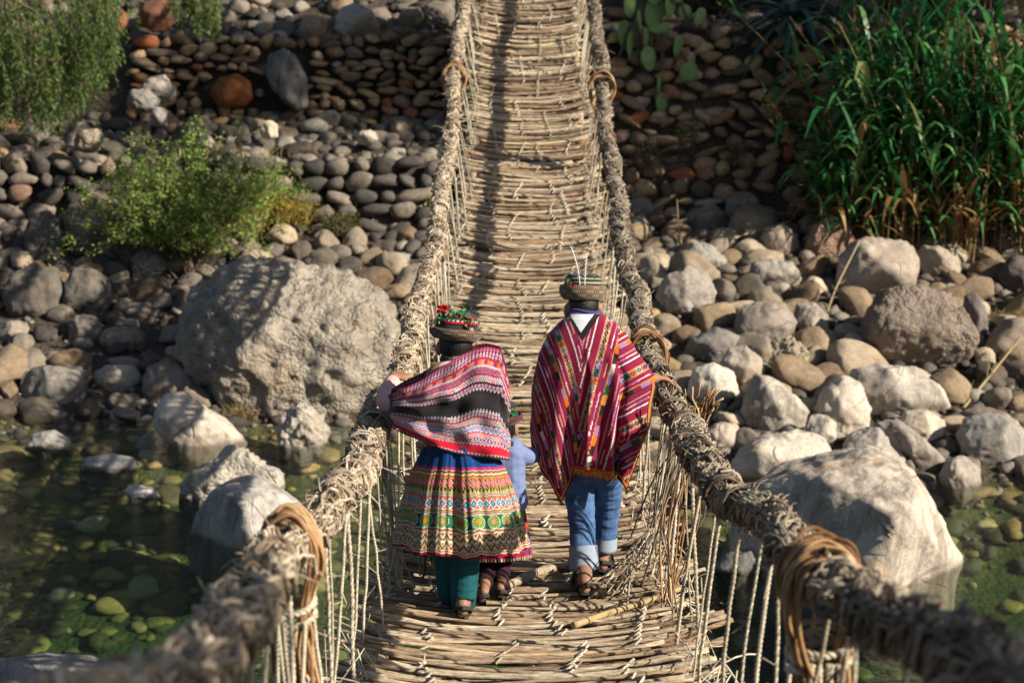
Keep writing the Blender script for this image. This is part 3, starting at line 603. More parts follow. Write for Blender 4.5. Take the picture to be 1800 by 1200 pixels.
def build_rail(g,mat,label,seed,y0=-.4,y1=25.6):
    r=np.random.default_rng(seed); mb=MB()
    n=int((y1-y0)/.016); y=np.linspace(y0,y1,n); C=g(y)
    T=np.gradient(C,axis=0);T/=np.linalg.norm(T,axis=1)[:,None]
    N=np.cross(T,A(0,0,1));N/=np.linalg.norm(N,axis=1)[:,None];Bn=np.cross(N,T)
    tube(mb,C[::6],.034,8)
    fat=1+.12*np.sin(y*1.7+seed)+.10*np.sin(y*4.9+seed*2)+.10*np.sin(y*13.1+seed)
    def jit(m=10):
        k=np.linspace(0,1,max(4,int(n/m))); return np.interp(np.linspace(0,1,n),k,r.normal(size=len(k)))
    lay=.27   # braid length
    for st in range(3):
        th=y/lay*2*PI+st*2*PI/3+.5*jit(60)
        cx=.046*np.sin(th)*fat; cz=.036*np.sin(2*th)*fat
        for fi in range(19):
            ra=.023*math.sqrt(r.random()); an=r.uniform(0,2*PI)
            tw=y/.22*2*PI*(1 if st%2 else -1)
            ox=ra*np.cos(an+tw*.35)+.004*jit(9); oz=ra*np.sin(an+tw*.35)+.004*jit(9)
            P=C+N*(cx+ox)[:,None]+Bn*(cz+oz)[:,None]
            # fibres run in broken lengths
            i=0
            while i<n-8:
                L=int(r.uniform(35,110)); j=min(n,i+L); seg=P[i:j].copy(); m=len(seg)
                if m<6: break
                fly=r.random()
                if fly<.16:
                    e=np.linspace(0,1,m); lift=np.clip((e-.8)/.2,0,1)**1.5*r.uniform(.01,.045)
                    dr=N[i]*r.normal()+Bn[i]*(r.normal()+.3); dr/=np.linalg.norm(dr); seg+=dr*lift[:,None]
                far=(y[i]>10)
                st_=3 if far else 2
                rad=r.uniform(.003,.0075)*np.sin(np.linspace(.25,PI-.25,m))**.3
                tube(mb,seg[::st_],rad[::st_],4 if far else 5,cap=False)
                i=j-int(r.uniform(3,9))
    # thick loops of straw that bulge from the braid
    for _ in range(700):
        k=int(r.integers(20,n-20)); dr=N[k]*r.normal()+Bn[k]*(r.normal()+.25); dr/=np.linalg.norm(dr); tg=T[k]*r.choice([-1,1])*r.uniform(.5,1.2)+np.cross(T[k],dr)*r.normal(0,.7); tg/=np.linalg.norm(tg)
        L=r.uniform(.035,.09); hgt_=r.uniform(-.004,.020); e=np.linspace(-1,1,9)[:,None]
        P=C[k]+dr*(.058+hgt_*(1-e**2)-.022*e**4)+tg*e*L*.6
        for q in range(5): tube(mb,P+r.normal(0,.008,3)+r.normal(0,.003,(9,3)),r.uniform(.0024,.0052),4,cap=False)
    # knotted half hitches where the hangers are tied
    yk=5.5
    while yk<y1-.3:
        k=int((yk-y0)/(y1-y0)*(n-1)); a=np.linspace(0,2*PI*r.uniform(1.2,2.1),22); rr_=.068*r.uniform(.92,1.1)
        P=C[k]+N[k]*(np.cos(a)*rr_)[:,None]+Bn[k]*(np.sin(a)*rr_*.95)[:,None]+T[k]*(np.linspace(-.03,.03,22)*r.uniform(.5,2.2))[:,None]
        for q in range(3):
            tube(mb,P+T[k]*(q-1)*.008+r.normal(0,.003,3)+.006*perlin(P*22+q)[:,None],r.uniform(.003,.0055),5,cap=False)
        yk+=r.uniform(.16,.55)
    # loose whiskers
    for _ in range(520):
        k=int(n*r.uniform(.14,1))-1; dr=N[k]*r.normal()+Bn[k]*r.normal()+T[k]*r.normal()*.6; dr/=np.linalg.norm(dr)
        L=r.uniform(.02,.10)*(1 if r.random()<.95 else 2); e=np.linspace(0,1,5)[:,None]
        P=C[k]+dr*.055+dr*e*L+A(0,0,-1)*e**2*L*r.uniform(0,.6)+r.normal(0,.006,(5,3))*e
        tube(mb,P,[.0028,.0026,.0022,.0018,.001],3,cap=False)
    return part(mb,'handrail',mat,bridge,label=label)
hl=build_rail(railL,FIBRE,'pale braided straw handrail cable on the left',21)
hr=build_rail(railR,FIBRED,'weathered braided handrail cable on the right, coloured greyer for its shaded side',22)

# deck: one mesh for the far run, its nearest sticks as sub-parts
def stick(mb,y,L,rad,x0,yaw,r,lift=0.0,m=0):
    n=15; s_=np.linspace(-.5,.5,n)*L; x=x0+s_*math.cos(yaw); yy=y+s_*math.sin(yaw)
    ph=r.uniform(0,6.3,3); b=r.uniform(.005,.020)
    P=np.stack([x,yy+b*np.sin(s_*3.7+ph[0])+.5*b*np.sin(s_*9+ph[1]),zdx(x,yy)+lift+.7*b*np.sin(s_*4.6+ph[2])],1)
    rr_=rad*np.linspace(1.0,r.uniform(.62,.95),n)*(1+.11*r.normal(size=n))
    if r.random()<.5: rr_=rr_[::-1]
    tube(mb,P,rr_,8,m=m,ref=A(0,0,1))
r=np.random.default_rng(31)
deck=MB()
for sx in (-.62,-.3,.0,.3,.62):      # carrying cables under the sticks
    yy=np.linspace(1.0,25.6,120); tube(deck,np.stack([np.full(120,sx)*hw(yy)/.77,yy,zdx(sx*hw(yy)/.77,yy)-.05],1),.035,8)
near=[]; y=5.55
def one(y,r,mb,i):
    rad=(r.uniform(.014,.022) if r.random()<.82 else r.uniform(.022,.030))*(.58 if y<9 else .85)
    w=hw(y)*2
    L=w*r.uniform(.78,1.06); x0=r.normal(0,.05)
    stick(mb,y,L,rad,x0,r.normal(.012 if y<7 else 0,.034),r,r.uniform(-.014,.013))
    return rad
spec=[]
ylist=[]
while y<25.4:
    ylist.append(y); y+=r.uniform(.023,.039) if y<9 else r.uniform(.034,.054)
N_NEAR=100
for i,yv in enumerate(ylist):
    if i<N_NEAR: m_=MB(); one(yv,r,m_,i); near.append(m_)
    else: one(yv,r,deck,i)
for yv in np.arange(1.0,5.5,.045): one(yv,r,deck,0)
# dark undergrowth of older sticks so that gaps show wood, with a few open slits
for yv in np.arange(5.0,25,.075):
    stick(deck,yv,hw(yv)*1.9,.013,r.normal(0,.05),r.normal(0,.06),r,-.06)
dk=part(deck,'deck',STICK,bridge)
for m_ in near: 
    o=part(m_,'stick',STICK,bridge); o.parent=dk
def deck_at(px,py):
    d=ray(px,py); t=np.linspace(5,11,3000)/d[1]; P=d*t[:,None]; return P[np.argmax(P[:,2]<zdx(P[:,0],P[:,1])+.02)]
# knotty odd branches
m_=MB(); P=smooth_path([deck_at(1008,1102),deck_at(1065,1082),deck_at(1130,1062),deck_at(1195,1038)],16); P[:,2]=zdx(P[:,0],P[:,1])+.03; tube(m_,P,np.linspace(.017,.012,16),8)
o=part(m_,'stick',island_mat('peeled_branch',[(0,(.42,.28,.12)),(1,(.5,.36,.18))],.7,8,.4,.01,(2,20,20)),bridge,label='long peeled yellow branch lying askew on the deck'); o.parent=dk
m_=MB(); P=smooth_path([deck_at(868,1040),deck_at(915,1022),deck_at(950,1006),deck_at(1000,996),deck_at(1042,984)],20); P[:,2]=zdx(P[:,0],P[:,1])+.03; tube(m_,P,np.linspace(.028,.016,20)*(1+.2*np.sin(np.arange(20)*1.3)),8)
o=part(m_,'stick',STICK,bridge,label='thick crooked branch crossing the deck by the man'); o.parent=dk
# lashings: four broken lines of straw twine
tw=MB(); bulk_tw=tw; runs=[]
for lx in (-.42,-.13,.17,.40):
    yv=5.3
    while yv<25:
        tw=MB() if yv<10.5 else bulk_tw
        if yv<10.5: runs.append(tw)
        L=r.uniform(.25,.7); nn=max(5,int(L/.03)); yy=np.linspace(yv,yv+L,nn); xo=lx+r.normal(0,.05); xs_=xo+.035*np.sin(np.linspace(0,r.uniform(2,5),nn)+r.uniform(0,6))+.016*np.where(np.arange(nn)%2,1,-1)
        xs_=xs_*hw(yy)/.77
        P=np.stack([xs_,yy,zdx(xs_,yy)+.022+.010*np.where(np.arange(nn)%2,1,-1)],1)
        if yv<11: rope2(tw,P,.0062,.03,4,5)
        else: tube(tw,P,.0055,5)
        for e in range(r.integers(0,2)):  # knots
            k=int(r.integers(nn)); g,t=ico(1); tw.add(g*A(.012,.014,.010)*(1+.2*r.normal(size=(len(g),1)))+P[k]+A(0,0,.006),None,t)
            for q in range(2):
                d=A(r.normal(),r.normal(),.5+abs(r.normal())*.3); d/=np.linalg.norm(d); tube(tw,P[k]+d*np.linspace(0,r.uniform(.02,.06),4)[:,None],.003,4)
        yv+=L+r.uniform(.05,.5)
for q_ in runs: o=part(q_,'lashing',TWINE,bridge); o.parent=dk
o=part(bulk_tw,'lashing',TWINE,bridge,kind='stuff'); o.parent=dk
# hangers
r=np.random.default_rng(41)
hang=[]
for side,g in ((-1,railL),(1,railR)):
    y=3.0
    while y<24.5:
        hang.append((y,side)); y+=r.uniform(.15,.42)
hang.sort(key=lambda q:q[0])
bulk=MB()
for i,(y,side) in enumerate(hang):
    g=railL if side<0 else railR
    top=g(y)+A(-side*r.uniform(.0,.04),0,-.06); yb=y+r.normal(.03,.11)
    bxx=side*hw(yb)*r.uniform(.80,.93); bot=A(bxx,yb,float(zdx(bxx,yb))-.02)
    n=9; e=np.linspace(0,1,n)[:,None]; P=top*(1-e)+bot*e; P[:,0]-=side*.01*np.sin(e[:,0]*PI)*r.random(); P[1:-1]+=r.normal(0,.0016,(n-2,3))
    mb_=MB() if i<100 else bulk
    rad=r.uniform(.0045,.0085)
    if i<100:
        rope2(mb_,P,rad,.03 if rad<.008 else .04,5,6)
        for k in range(int(r.integers(2,7))):
            q=P[int(r.integers(n))]; d=r.normal(size=3); d/=np.linalg.norm(d); tube(mb_,q+d*np.linspace(0,r.uniform(.02,.07),3)[:,None],.0017,3,cap=False)
        part(mb_,'hanger_rope',TWINE,bridge)
    else:
        tube(bulk,P,rad,5,cap=False)
        if r.random()<.5: tube(bulk,P+r.normal(0,.02,(1,3))+A(0,.03,0)*e,rad*.7,4,cap=False)
part(bulk,'hanger_rope',TWINE,bridge,kind='stuff')
# loose straw and side netting between deck edge and hangers
st=MB()
for _ in range(900):
    side=r.choice([-1,1]); y=r.uniform(5.0,21); x=side*hw(y)*r.uniform(.78,1.02); z=float(zdx(x,y))+abs(r.normal(0,.05))
    L=r.uniform(.06,.28); d=A(r.normal(0,.5),r.normal(0,1),r.normal(0,.55)); d/=np.linalg.norm(d); e=np.linspace(0,1,6)[:,None]
    P=A(x,y,z)+d*(e-.5)*L+A(0,0,-1)*(e-.5)**2*L*r.uniform(-.4,.8)
    tube(st,P,r.uniform(.0018,.0042),4,cap=False)
part(st,'loose_straw',TWINE,bridge,kind='stuff')

# brown withy bindings that saddle the handrails
def hoop(g,y,label,n=14,drop=.55,rise=.10,rad=.0075,side=1,seed=0,slant=.0,bind=True,spread=.035,wide=.085,mat=None):
    r=np.random.default_rng(seed); c=g(y); mb=MB()
    for k in range(n):
        o=r.normal(0,spread); w=wide*r.uniform(.85,1.15); h=rise*r.uniform(.75,1.2); dz=drop*r.uniform(.85,1.15)
        pts=[(-.01+r.normal(0,.025),o*.8-slant,-dz),(-w*.35+r.normal(0,.015),o-slant*.5,-dz*.55),(-w*.75,o*.6,-.17),(-w*1.02,o,-.03),(-w*.72,o+.01,h*.75),(0,o*1.1+.02,h*1.08),(w*.72,o,h*.72),(w*1.0,o,-.04),(w*.6,o*.6,-.18),(w*.45+r.normal(0,.01),o-slant*.5,-dz*.55),(w*.45+r.normal(0,.03),o*.8-slant,-dz*r.uniform(.8,1.05))]
        P=smooth_path(np.array(pts)+r.normal(0,.005,(11,3)),46)+c; P=P+.010*np.stack([perlin(P*9+k*3.7),perlin(P*9+k*3.7+50),perlin(P*9+k*3.7+90)],1)
        tube(mb,P,rad*r.uniform(.7,1.25),6)
    p=part(mb,'withy_binding',mat or WITHY,bridge,label=label)
    if bind:
        tb=MB()
        for zz,kk in ((-.16,3),(-.20,3),(-drop*.62,2)):
            for q in range(kk):
                a=np.linspace(0,2*PI*1.05,30); P=np.stack([np.cos(a)*wide*.92*(1 if zz>-.3 else .75),np.sin(a)*.06,zz-q*.014+.02*np.sin(a+q)],1)+c+A(0,-slant*(.25 if zz>-.3 else .6),0)
                rope2(tb,P,.008,.035,5,6)
        for q in range(6):
            e=np.linspace(0,1,8)[:,None]; P=c+A(r.uniform(-.07,.07),-.07,-.2)+e*A(r.normal(0,.03),0,-drop*.9)
            rope2(tb,P,.007,.03,4,6)
        o=part(tb,'wrapping_twine',TWINE,bridge); o.parent=p
    return p
hoop(railL,4.55,'tall brown withy saddle bound over the near left handrail',36,.62,.085,rad=.0052,seed=51,slant=.02,wide=.075)
hoop(railR,4.02,'reddish withy ring and hanging bundle on the near right handrail',36,.55,.075,rad=.0055,seed=52,spread=.05,wide=.092)
hoop(railR,9.55,'brown withy loop on the right handrail behind the man',22,.32,.10,rad=.0055,seed=53,bind=False,spread=.05,wide=.10)
hoop(railR,16.3,'far hanging brown withy loop on the right handrail',16,.55,.10,seed=54,bind=False,spread=.05,wide=.115)
hoop(railL,16.6,'far brown withy loop on the left handrail',10,.25,.09,seed=55,bind=False,wide=.10)
# sheaf of grey straw hanging beside the man, and twig tuft on the rail by his hand
def sheaf(name,p0,p1,n,sp0,sp1,mat,label,seed,rad=(.0025,.005),mid=None):
    r=np.random.default_rng(seed); mb=MB(); p0=A(*p0);p1=A(*p1); mid=(p0+p1)/2 if mid is None else A(*mid)
    for _ in range(n):
        P=smooth_path([p0+r.normal(0,sp0,3),mid+r.normal(0,(sp0+sp1)/2,3),p1+r.normal(0,sp1,3)],10); tube(mb,P,r.uniform(*rad),4,cap=False)
    return part(mb,name,mat,bridge,label=label)
for k,(yy,xx) in enumerate(((7.45,.70),(7.1,.71),(7.9,.69))):
    c=railR(yy); sheaf('straw_sheaf',c+A(0,0,-.05),(xx-.08,yy+.1,float(zd(yy))+.06),9,.03,.06,WITHY if k==1 else TWINE if k%2 else FIBRED,'loose straw strands hanging from the right handrail',60+k)
sheaf('straw_sheaf',(.60,7.75,float(zd(7.75))+.30),(.42,7.45,float(zd(7.45))+.10),24,.015,.045,FIBRED,'frayed grey straw sheaf tied at the deck edge by the man',70)
for k,yy in enumerate((7.3,)):
    c=railL(yy); sheaf('straw_sheaf',c+A(.03,0,-.06),(-.60,yy+.12,float(zd(yy))+.10),9,.03,.05,TWINE,'loose straw strands hanging from the left handrail',80+k)
sheaf('straw_sheaf',(-.60,8.3,float(zd(8.3))+.42),(-.40,7.75,float(zd(7.75))+.08),80,.02,.05,WITHY,'brown withies fanned at the left deck edge by the woman',88,(.004,.007))
c=railR(7.55)
mb=MB(); r=np.random.default_rng(90)
for _ in range(22):
    d=A(r.normal(.25,.35),r.normal(0,.35),1); d/=np.linalg.norm(d); L=r.uniform(.06,.17)
    P=c+A(r.normal(.06,.03),r.normal(0,.03),.04)+d*np.linspace(-.05,L,5)[:,None]+r.normal(0,.006,(5,3)); tube(mb,P,r.uniform(.003,.006),5)
part(mb,'twig_tuft',WITHY,bridge,label='tuft of cut twigs sticking up from the right handrail')
# ------------------------------------------------------------------ vegetation
def leaves(mb,C,size,asp=.45,r=rng,droop=0,dirs=None,m=0):
    """diamond shaped leaf faces, folded along the midrib"""
    C=np.asarray(C,float); n=len(C); size=np.broadcast_to(size,(n,))
    d=r.normal(size=(n,3)) if dirs is None else np.asarray(dirs,float)+r.normal(size=(n,3))*.35
    d[:,2]-=droop; d/=np.linalg.norm(d,axis=1)[:,None]
    s_=np.cross(d,r.normal(size=(n,3))); s_/=np.linalg.norm(s_,axis=1)[:,None]; up=np.cross(s_,d)
    L=size[:,None]; W=L*asp*.5
    v=np.stack([C,C+d*L*.45+s_*W+up*L*.06,C+d*L,C+d*L*.45-s_*W+up*L*.06],1).reshape(-1,3)
    i=np.arange(n)*4
    mb.add(v,None,np.concatenate([np.stack([i,i+1,i+2],1),np.stack([i,i+2,i+3],1)]),m=m)
def shrub(name,label,cat,base,w,h,dep,nst,nleaf,size,mat,seed,stemcol=BARK,asp=.4,group=None,flop=.5,up=.3):
    r=np.random.default_rng(seed); root=empty(name,base,label,cat,group); b=A(*base); ms=MB(); ml=MB(); ends=[]
    for k in range(nst):
        a=r.uniform(0,2*PI); q=math.sqrt(r.random()); tip=b+A(math.cos(a)*q*w/2,math.sin(a)*q*dep/2,h*r.uniform(.45,1.0)*(1-.35*q*q))
        mid=b*.55+tip*.45+A(0,0,h*.12)+r.normal(0,.05,3)
        P=smooth_path([b+r.normal(0,.06,3)*A(1,1,.2),mid,tip],9); tube(ms,P,np.linspace(.014,.003,9),5,cap=False)
        for j in range(4):
            i=int(r.integers(3,9)); e=P[i]+A(r.normal(0,.16),r.normal(0,.14),r.normal(.06,.13))*h*.6
            tube(ms,smooth_path([P[i],(P[i]+e)/2+A(0,0,.03),e],5),.0035,4,cap=False); ends.append((P[i],e))
    k=r.integers(len(ends),size=nleaf); E0=np.array([e[0] for e in ends])[k]; E1=np.array([e[1] for e in ends])[k]; f=r.uniform(.25,1.15,nleaf)[:,None]
    C=E0*(1-f)+E1*f+r.normal(0,.03,(nleaf,3))*r.uniform(.4,2.2,(nleaf,1))
    leaves(ml,C,r.uniform(.6,1.3,nleaf)*size,asp,r,-up)
    part(ms,'stems',stemcol,root); part(ml,'foliage',mat,root); return root
g=ground_hit(330,522); 
shrub('shrub','airy bright green shrub sprawling behind the huge pitted boulder','shrub',g+A(-.1,.6,.05),3.0,2.05,1.5,150,24000,.052,LEAF_S,201)
shrub('shrub','low green shrub growing on the stones right of the big airy shrub','shrub',ground_hit(470,372)+A(0,-.1,0),1.4,.7,.9,40,4500,.042,LEAF_S,202)
shrub('flowering_bush','round bush with golden yellow blooms right of the airy shrub','bush',ground_hit(512,398)+A(0,-.3,0),1.0,.6,.6,40,4200,.036,LEAF_Y,203)
shrub('flowering_bush','faded orange yellow bush at the right side of the airy shrub','bush',ground_hit(437,420)+A(0,-.3,0),.65,.6,.5,30,2200,.035,LEAF_Y,204)
shrub('low_plant','mossy olive ground plant below the low stone wall','plant',ground_hit(600,405)+A(0,-.25,0),.75,.35,.5,24,1600,.035,leaf_mat('olive_leaves',[(0,(.05,.06,.012)),(.6,(.14,.15,.03)),(1,(.26,.22,.05))]),205)
shrub('low_plant','thin leafy weed climbing between left handrail and low stone wall','plant',ground_hit(775,395)+A(0,.1,0),.35,.8,.3,10,380,.06,LEAF_S,206,asp=.55)
for k,(a,b,h,lab) in enumerate(((1205,265,.55,'small reddish green weed rooted high in the right stone wall'),(1140,300,.6,'thin brown green weed in the right stone wall near the handrail'),(1295,290,.45,'sparse green weed in the right stone wall close to the reeds'),(1390,215,.4,'yellowing weed at the wall end beside the reeds'))):
    f=(b-60)/270.; Yw=24.9-.9*f-.12
    shrub('weed',lab,'weed',at(a,b,Yw),.6,h,.3,10,300,.045,leaf_mat('weed_leaves',[(0,(.06,.10,.02)),(.6,(.14,.17,.04)),(1,(.25,.14,.05))]) if k==0 else bpy.data.materials['weed_leaves'],210+k,group='weeds in the right wall')
shrub('low_plant','sprig of bright green leaves beside the tall tawny boulder','plant',ground_hit(1594,432)+A(0,.05,0),.16,.22,.14,6,70,.06,LEAF_R,216,asp=.4)

# pepper tree at the left: hanging branchlets, trunk outside the frame
r=np.random.default_rng(220); tb=at(-150,300,23.2); tb[2]=float(H(tb[0],tb[1]))
tree=empty('pepper_tree',tb,'weeping pepper tree hanging its feathery green fronds over the upper left','tree')
mt=MB(); P=smooth_path([tb,tb+A(.1,.1,1.5),tb+A(.4,.1,3.0),tb+A(1.0,0,4.4),tb+A(1.5,-.1,5.2)],16); tube(mt,P,np.linspace(.24,.07,16),10)
ml=MB(); tops=[]
for k in range(26):
    a=r.uniform(-.6,.9); e=tb+A(r.uniform(-.8,2.6),r.uniform(-1.0,1.0),r.uniform(3.2,5.6)); s0=P[int(r.integers(8,16))]
    tube(mt,smooth_path([s0,(s0+e)/2+A(0,0,.35),e],8),np.linspace(.05,.015,8),6,cap=False); tops.append(e)
def frond(p,L,nl,lean):
    e=np.linspace(0,1,10)[:,None]; Q=p+lean*e*L*.35+A(0,0,-1)*(e**1.2)*L; tube(mt,Q,np.linspace(.005,.0015,10),3,cap=False)
    f=r.uniform(.05,1,nl); C=np.stack([np.interp(f,e[:,0],Q[:,i]) for i in range(3)],1)
    sgn=r.choice([-1,1],nl)[:,None]; dirs=np.stack([sgn[:,0]*.8,r.normal(0,.5,nl),np.full(nl,-.9)],1)
    leaves(ml,C,r.uniform(.05,.10,nl),.2,r,.2,dirs)
edge=lambda px: np.interp(px,[-80,0,60,110,150,180,200,215],[235,225,240,225,190,150,120,60])
for k in range(420):
    px=-90+300*r.random()**.8; yb=edge(px)*(1-.75*r.random()**1.6)
    p=at(px,yb,22.9+r.uniform(-.7,1.0)); L=r.uniform(.45,.95); frond(p+A(0,0,L),L,46,A(r.normal(0,.4),r.normal(0,.3),0))
for k in range(60):
    px=r.uniform(295,385); yb=r.choice([60,82,40])*r.uniform(.5,1.0) if px>310 else 40*r.random()
    if 310<px<335: yb*=.8
    p=at(px,yb,23.6+r.uniform(-.3,.3)); L=r.uniform(.35,.7); frond(p+A(0,0,L),L,34,A(r.normal(0,.3),r.normal(0,.3),0))
for e in tops:
    for q in range(7): frond(e+r.normal(0,.4,3),r.uniform(.7,1.3),40,A(r.normal(0,.4),r.normal(0,.3),0))
part(mt,'trunk',BARK,tree); part(ml,'crown',LEAF_M,tree)

# giant reeds at the right
def reeds(label,spots,seed,hgt,leafmat=LEAF_R,leafn=15,LL=(.5,1.0)):
    r=np.random.default_rng(seed); c=np.mean(spots,0); root=empty('giant_reed',c,label,'reeds','giant reeds on the right bank'); ms=MB(); ml=MB(); md=MB()
    for b in spots:
        h=hgt*r.uniform(.45,1.1); lean=A(r.normal(-.05,.22),r.normal(-.12,.15),0); e=np.linspace(0,1,10)[:,None]; P=b+A(0,0,1)*e*h+lean*e**2*h
        tube(ms,P,np.linspace(.013,.005,10),5,cap=False)
        for k in range(leafn):
            f=r.uniform(.12,1.0); p=A(*[np.interp(f,e[:,0],P[:,i]) for i in range(3)]); a=r.uniform(0,2*PI); o=A(math.cos(a),math.sin(a)*.9-.25,0); L=r.uniform(*LL); w=L*r.uniform(.028,.05)
            t=np.linspace(0,1,6)[:,None]; cl=p+o*t*L*r.uniform(.5,.8)+A(0,0,1)*(t*r.uniform(.7,1.35)-t**2*r.uniform(.35,1.15))*L
            sd=np.cross(o,A(0,0,1)); ww=(w*A(.6,1,.95,.75,.45,.02))[:,None]
            V=np.stack([cl-sd*ww,cl+sd*ww+A(0,0,.004)],1).reshape(-1,3); i=np.arange(5)*2
            (md if (f<.33 and r.random()<.75) or r.random()<.03 else ml).add(V,np.stack([i,i+1,i+3,i+2],1))
    part(ms,'stems',LEAF_D,root); part(ml,'green_leaves',leafmat,root); part(md,'dry_leaves',LEAF_D,root)
r=np.random.default_rng(230)
def spots(x0,x1,y0,y1,n):
    xx=r.uniform(x0,x1,n);yy=r.uniform(y0,y1,n); return np.stack([xx,yy,H(xx,yy)],1)
reeds('clump of giant reeds at the left end beside the right stone wall',spots(4.0,4.8,22.7,23.9,48),231,2.0)
reeds('tallest dense clump of giant reeds in the middle of the reed bed',spots(4.5,5.9,22.5,24.3,125),232,3.1)
reeds('giant reeds with pale drooping leaves at the right end of the reed bed',spots(5.8,7.7,22.3,24.3,120),233,2.9)
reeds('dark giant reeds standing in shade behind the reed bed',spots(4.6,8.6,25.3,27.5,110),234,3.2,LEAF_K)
# agave on the right wall
r=np.random.default_rng(240); c=at(1395,40,24.72)+A(0,0,.05); ag=empty('agave',c,'dark blue green agave with long drooping blades above the right wall','agave')
AGM=plain('agave_skin',(.045,.085,.07),.5,20,.1,.003)
for k in range(26):
    a=r.uniform(0,2*PI); o=A(math.cos(a),math.sin(a)*.6-.5,0); o/=np.linalg.norm(o); L=r.uniform(.75,1.35); up=r.uniform(-.1,.9); t=np.linspace(0,1,9)[:,None]
    cl=c+o*t*L*.9+A(0,0,1)*(t*up-t**2*r.uniform(.45,1.1))*L; sd=np.cross(o,A(0,0,1)); w=(.065*np.array([.7,.9,1,1,.92,.78,.55,.3,.02]))[:,None]
    m_=MB(); V=np.stack([cl-sd*w+A(0,0,.03),cl-A(0,0,.025)*(1-t),cl+sd*w+A(0,0,.03),cl+A(0,0,.012)],1).reshape(-1,3); m_.add(V,grid_faces(4,9,True)); part(m_,'leaf',AGM,ag)
# prickly pear
CP=plain('cactus_skin',(.15,.25,.085),.55,26,.25,.006,.7); CB=plain('cactus_stem',(.09,.085,.05),.8,14,.4,.01)
cac=empty('prickly_pear',at(1150,60,24.6),'prickly pear cactus hanging its flat green pads over the right wall','cactus')
def pad(px,py,w,h,rot,yaw,Y):
    g,t=ico(3); q=g*A(w/2,.018,h/2); q[:,0]*=1+.22*g[:,2]
    q=q+g*(.006*perlin(g*4))[:,None]
    a=R(rot); q=np.stack([q[:,0]*math.cos(a)-q[:,2]*math.sin(a),q[:,1],q[:,0]*math.sin(a)+q[:,2]*math.cos(a)],1); b=R(yaw)
    q=np.stack([q[:,0]*math.cos(b)-q[:,1]*math.sin(b),q[:,0]*math.sin(b)+q[:,1]*math.cos(b),q[:,2]],1)
    m_=MB(); p=at(px,py,Y); m_.add(q+p,None,t); part(m_,'pad',CP,cac); return p
k_=24.6/3000
for (px,py,w,h,rot,yaw) in ((1150,25,36,56,-10,15),(1107,12,26,42,5,35),(1124,36,14,40,18,60),(1160,50,40,18,10,10),(1163,184,22,42,5,20),(1158,150,12,34,-6,60),(1212,127,34,36,40,15),(1098,62,26,52,4,25),(1108,78,22,46,-8,55),(1140,104,30,44,12,30),(1192,80,22,38,-20,40),(1205,24,24,32,30,20),(1178,12,26,40,0,45),(1136,66,20,36,-15,60),(1230,30,22,34,-30,30),(1150,-15,34,50,0,10),(1190,-20,34,50,10,30),(1115,-22,34,50,-10,20)):
    pad(px,py,w*k_,h*k_,rot,yaw,24.55+r.uniform(-.12,.12))
m_=MB()
for pts in (((1160,-40),(1158,30),(1165,80),(1160,165)),((1165,60),(1185,75),(1212,115)),((1140,-40),(1120,30),(1100,70),(1088,100)),((1150,40),(1140,100),(1138,115)),((1190,-30),(1205,30),(1228,35)),((1130,10),(1122,60),(1122,115))):
    tube(m_,smooth_path([at(a,b,24.62) for a,b in pts],14),np.linspace(.035,.018,14),7)
part(m_,'stem',CB,cac)
# dark bushes filling the shade above the right wall
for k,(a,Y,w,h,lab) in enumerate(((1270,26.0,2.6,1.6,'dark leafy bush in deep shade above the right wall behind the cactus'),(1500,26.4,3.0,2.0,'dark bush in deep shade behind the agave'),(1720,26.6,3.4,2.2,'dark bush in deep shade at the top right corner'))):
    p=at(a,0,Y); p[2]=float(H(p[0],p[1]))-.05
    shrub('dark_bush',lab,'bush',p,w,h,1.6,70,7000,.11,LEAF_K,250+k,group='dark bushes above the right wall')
# dry grass
def tuft(label,p,n,h,sp,seed,lean=(0,0,0)):
    r=np.random.default_rng(seed); mb=MB(); p=A(*p)
    for _ in range(n):
        b=p+A(r.normal(0,sp),r.normal(0,sp*.6),0); d=A(r.normal(0,.5),r.normal(-.1,.4),1)+A(*lean); L=h*r.uniform(.5,1.1); t=np.linspace(0,1,5)[:,None]
        P=b+d*t*L-A(0,0,1)*t**2*L*r.uniform(.1,.8); tube(mb,P,np.linspace(.006,.001,5),3,cap=False)
    return tag(mb.build('dry_grass',GRASS),label,'grass','dry grass tufts')
tuft('straw yellow grass tuft beside the big pale rock on the left upper wall',at(690,72,27.0),260,.45,.16,260)
tuft('dry grass tuft hanging by the bridge on the left upper wall',at(760,78,26.9),260,.45,.2,261,(0,-.3,-.3))
tuft('small dry grass tuft left of the big pale rock on the left upper wall',at(560,75,26.9),140,.35,.14,262)
tuft('dry grass strip on the terrace above the green shrub',ground_hit(430,268),320,.22,.4,263)
tuft('golden dry grass patch right of the dark upright stone',ground_hit(1760,560),300,.2,.3,264)
tuft('dry grass patch under the reeds beside the light brown boulder',ground_hit(1700,440),260,.3,.25,265)
tuft('dry straw tuft lying at the waterline below the huge pitted boulder',ground_hit(425,735),120,.3,.07,266)
def stalk(label,pts,rad,zo=.25,ys=0):
    mb=MB(); g=[]
    for k,(a,b,lift) in enumerate(pts):
        q=ground_hit(a,b+lift); g.append(at(a,b,q[1]))
    P=smooth_path(g,14); tube(mb,P,np.linspace(rad,rad*.55,14),6)
    rr=np.random.default_rng(int(pts[0][0]))
    for k in range(7):
        i=int(rr.integers(2,13)); d=A(rr.normal(),rr.normal(),abs(rr.normal())*.6); d/=np.linalg.norm(d); tube(mb,P[i]+d*np.linspace(0,rr.uniform(.08,.3),4)[:,None],np.linspace(rad*.35,.001,4),4)
    return tag(mb.build('dead_reed',GRASS),label,'reed','dead reed stalks on the right bank')
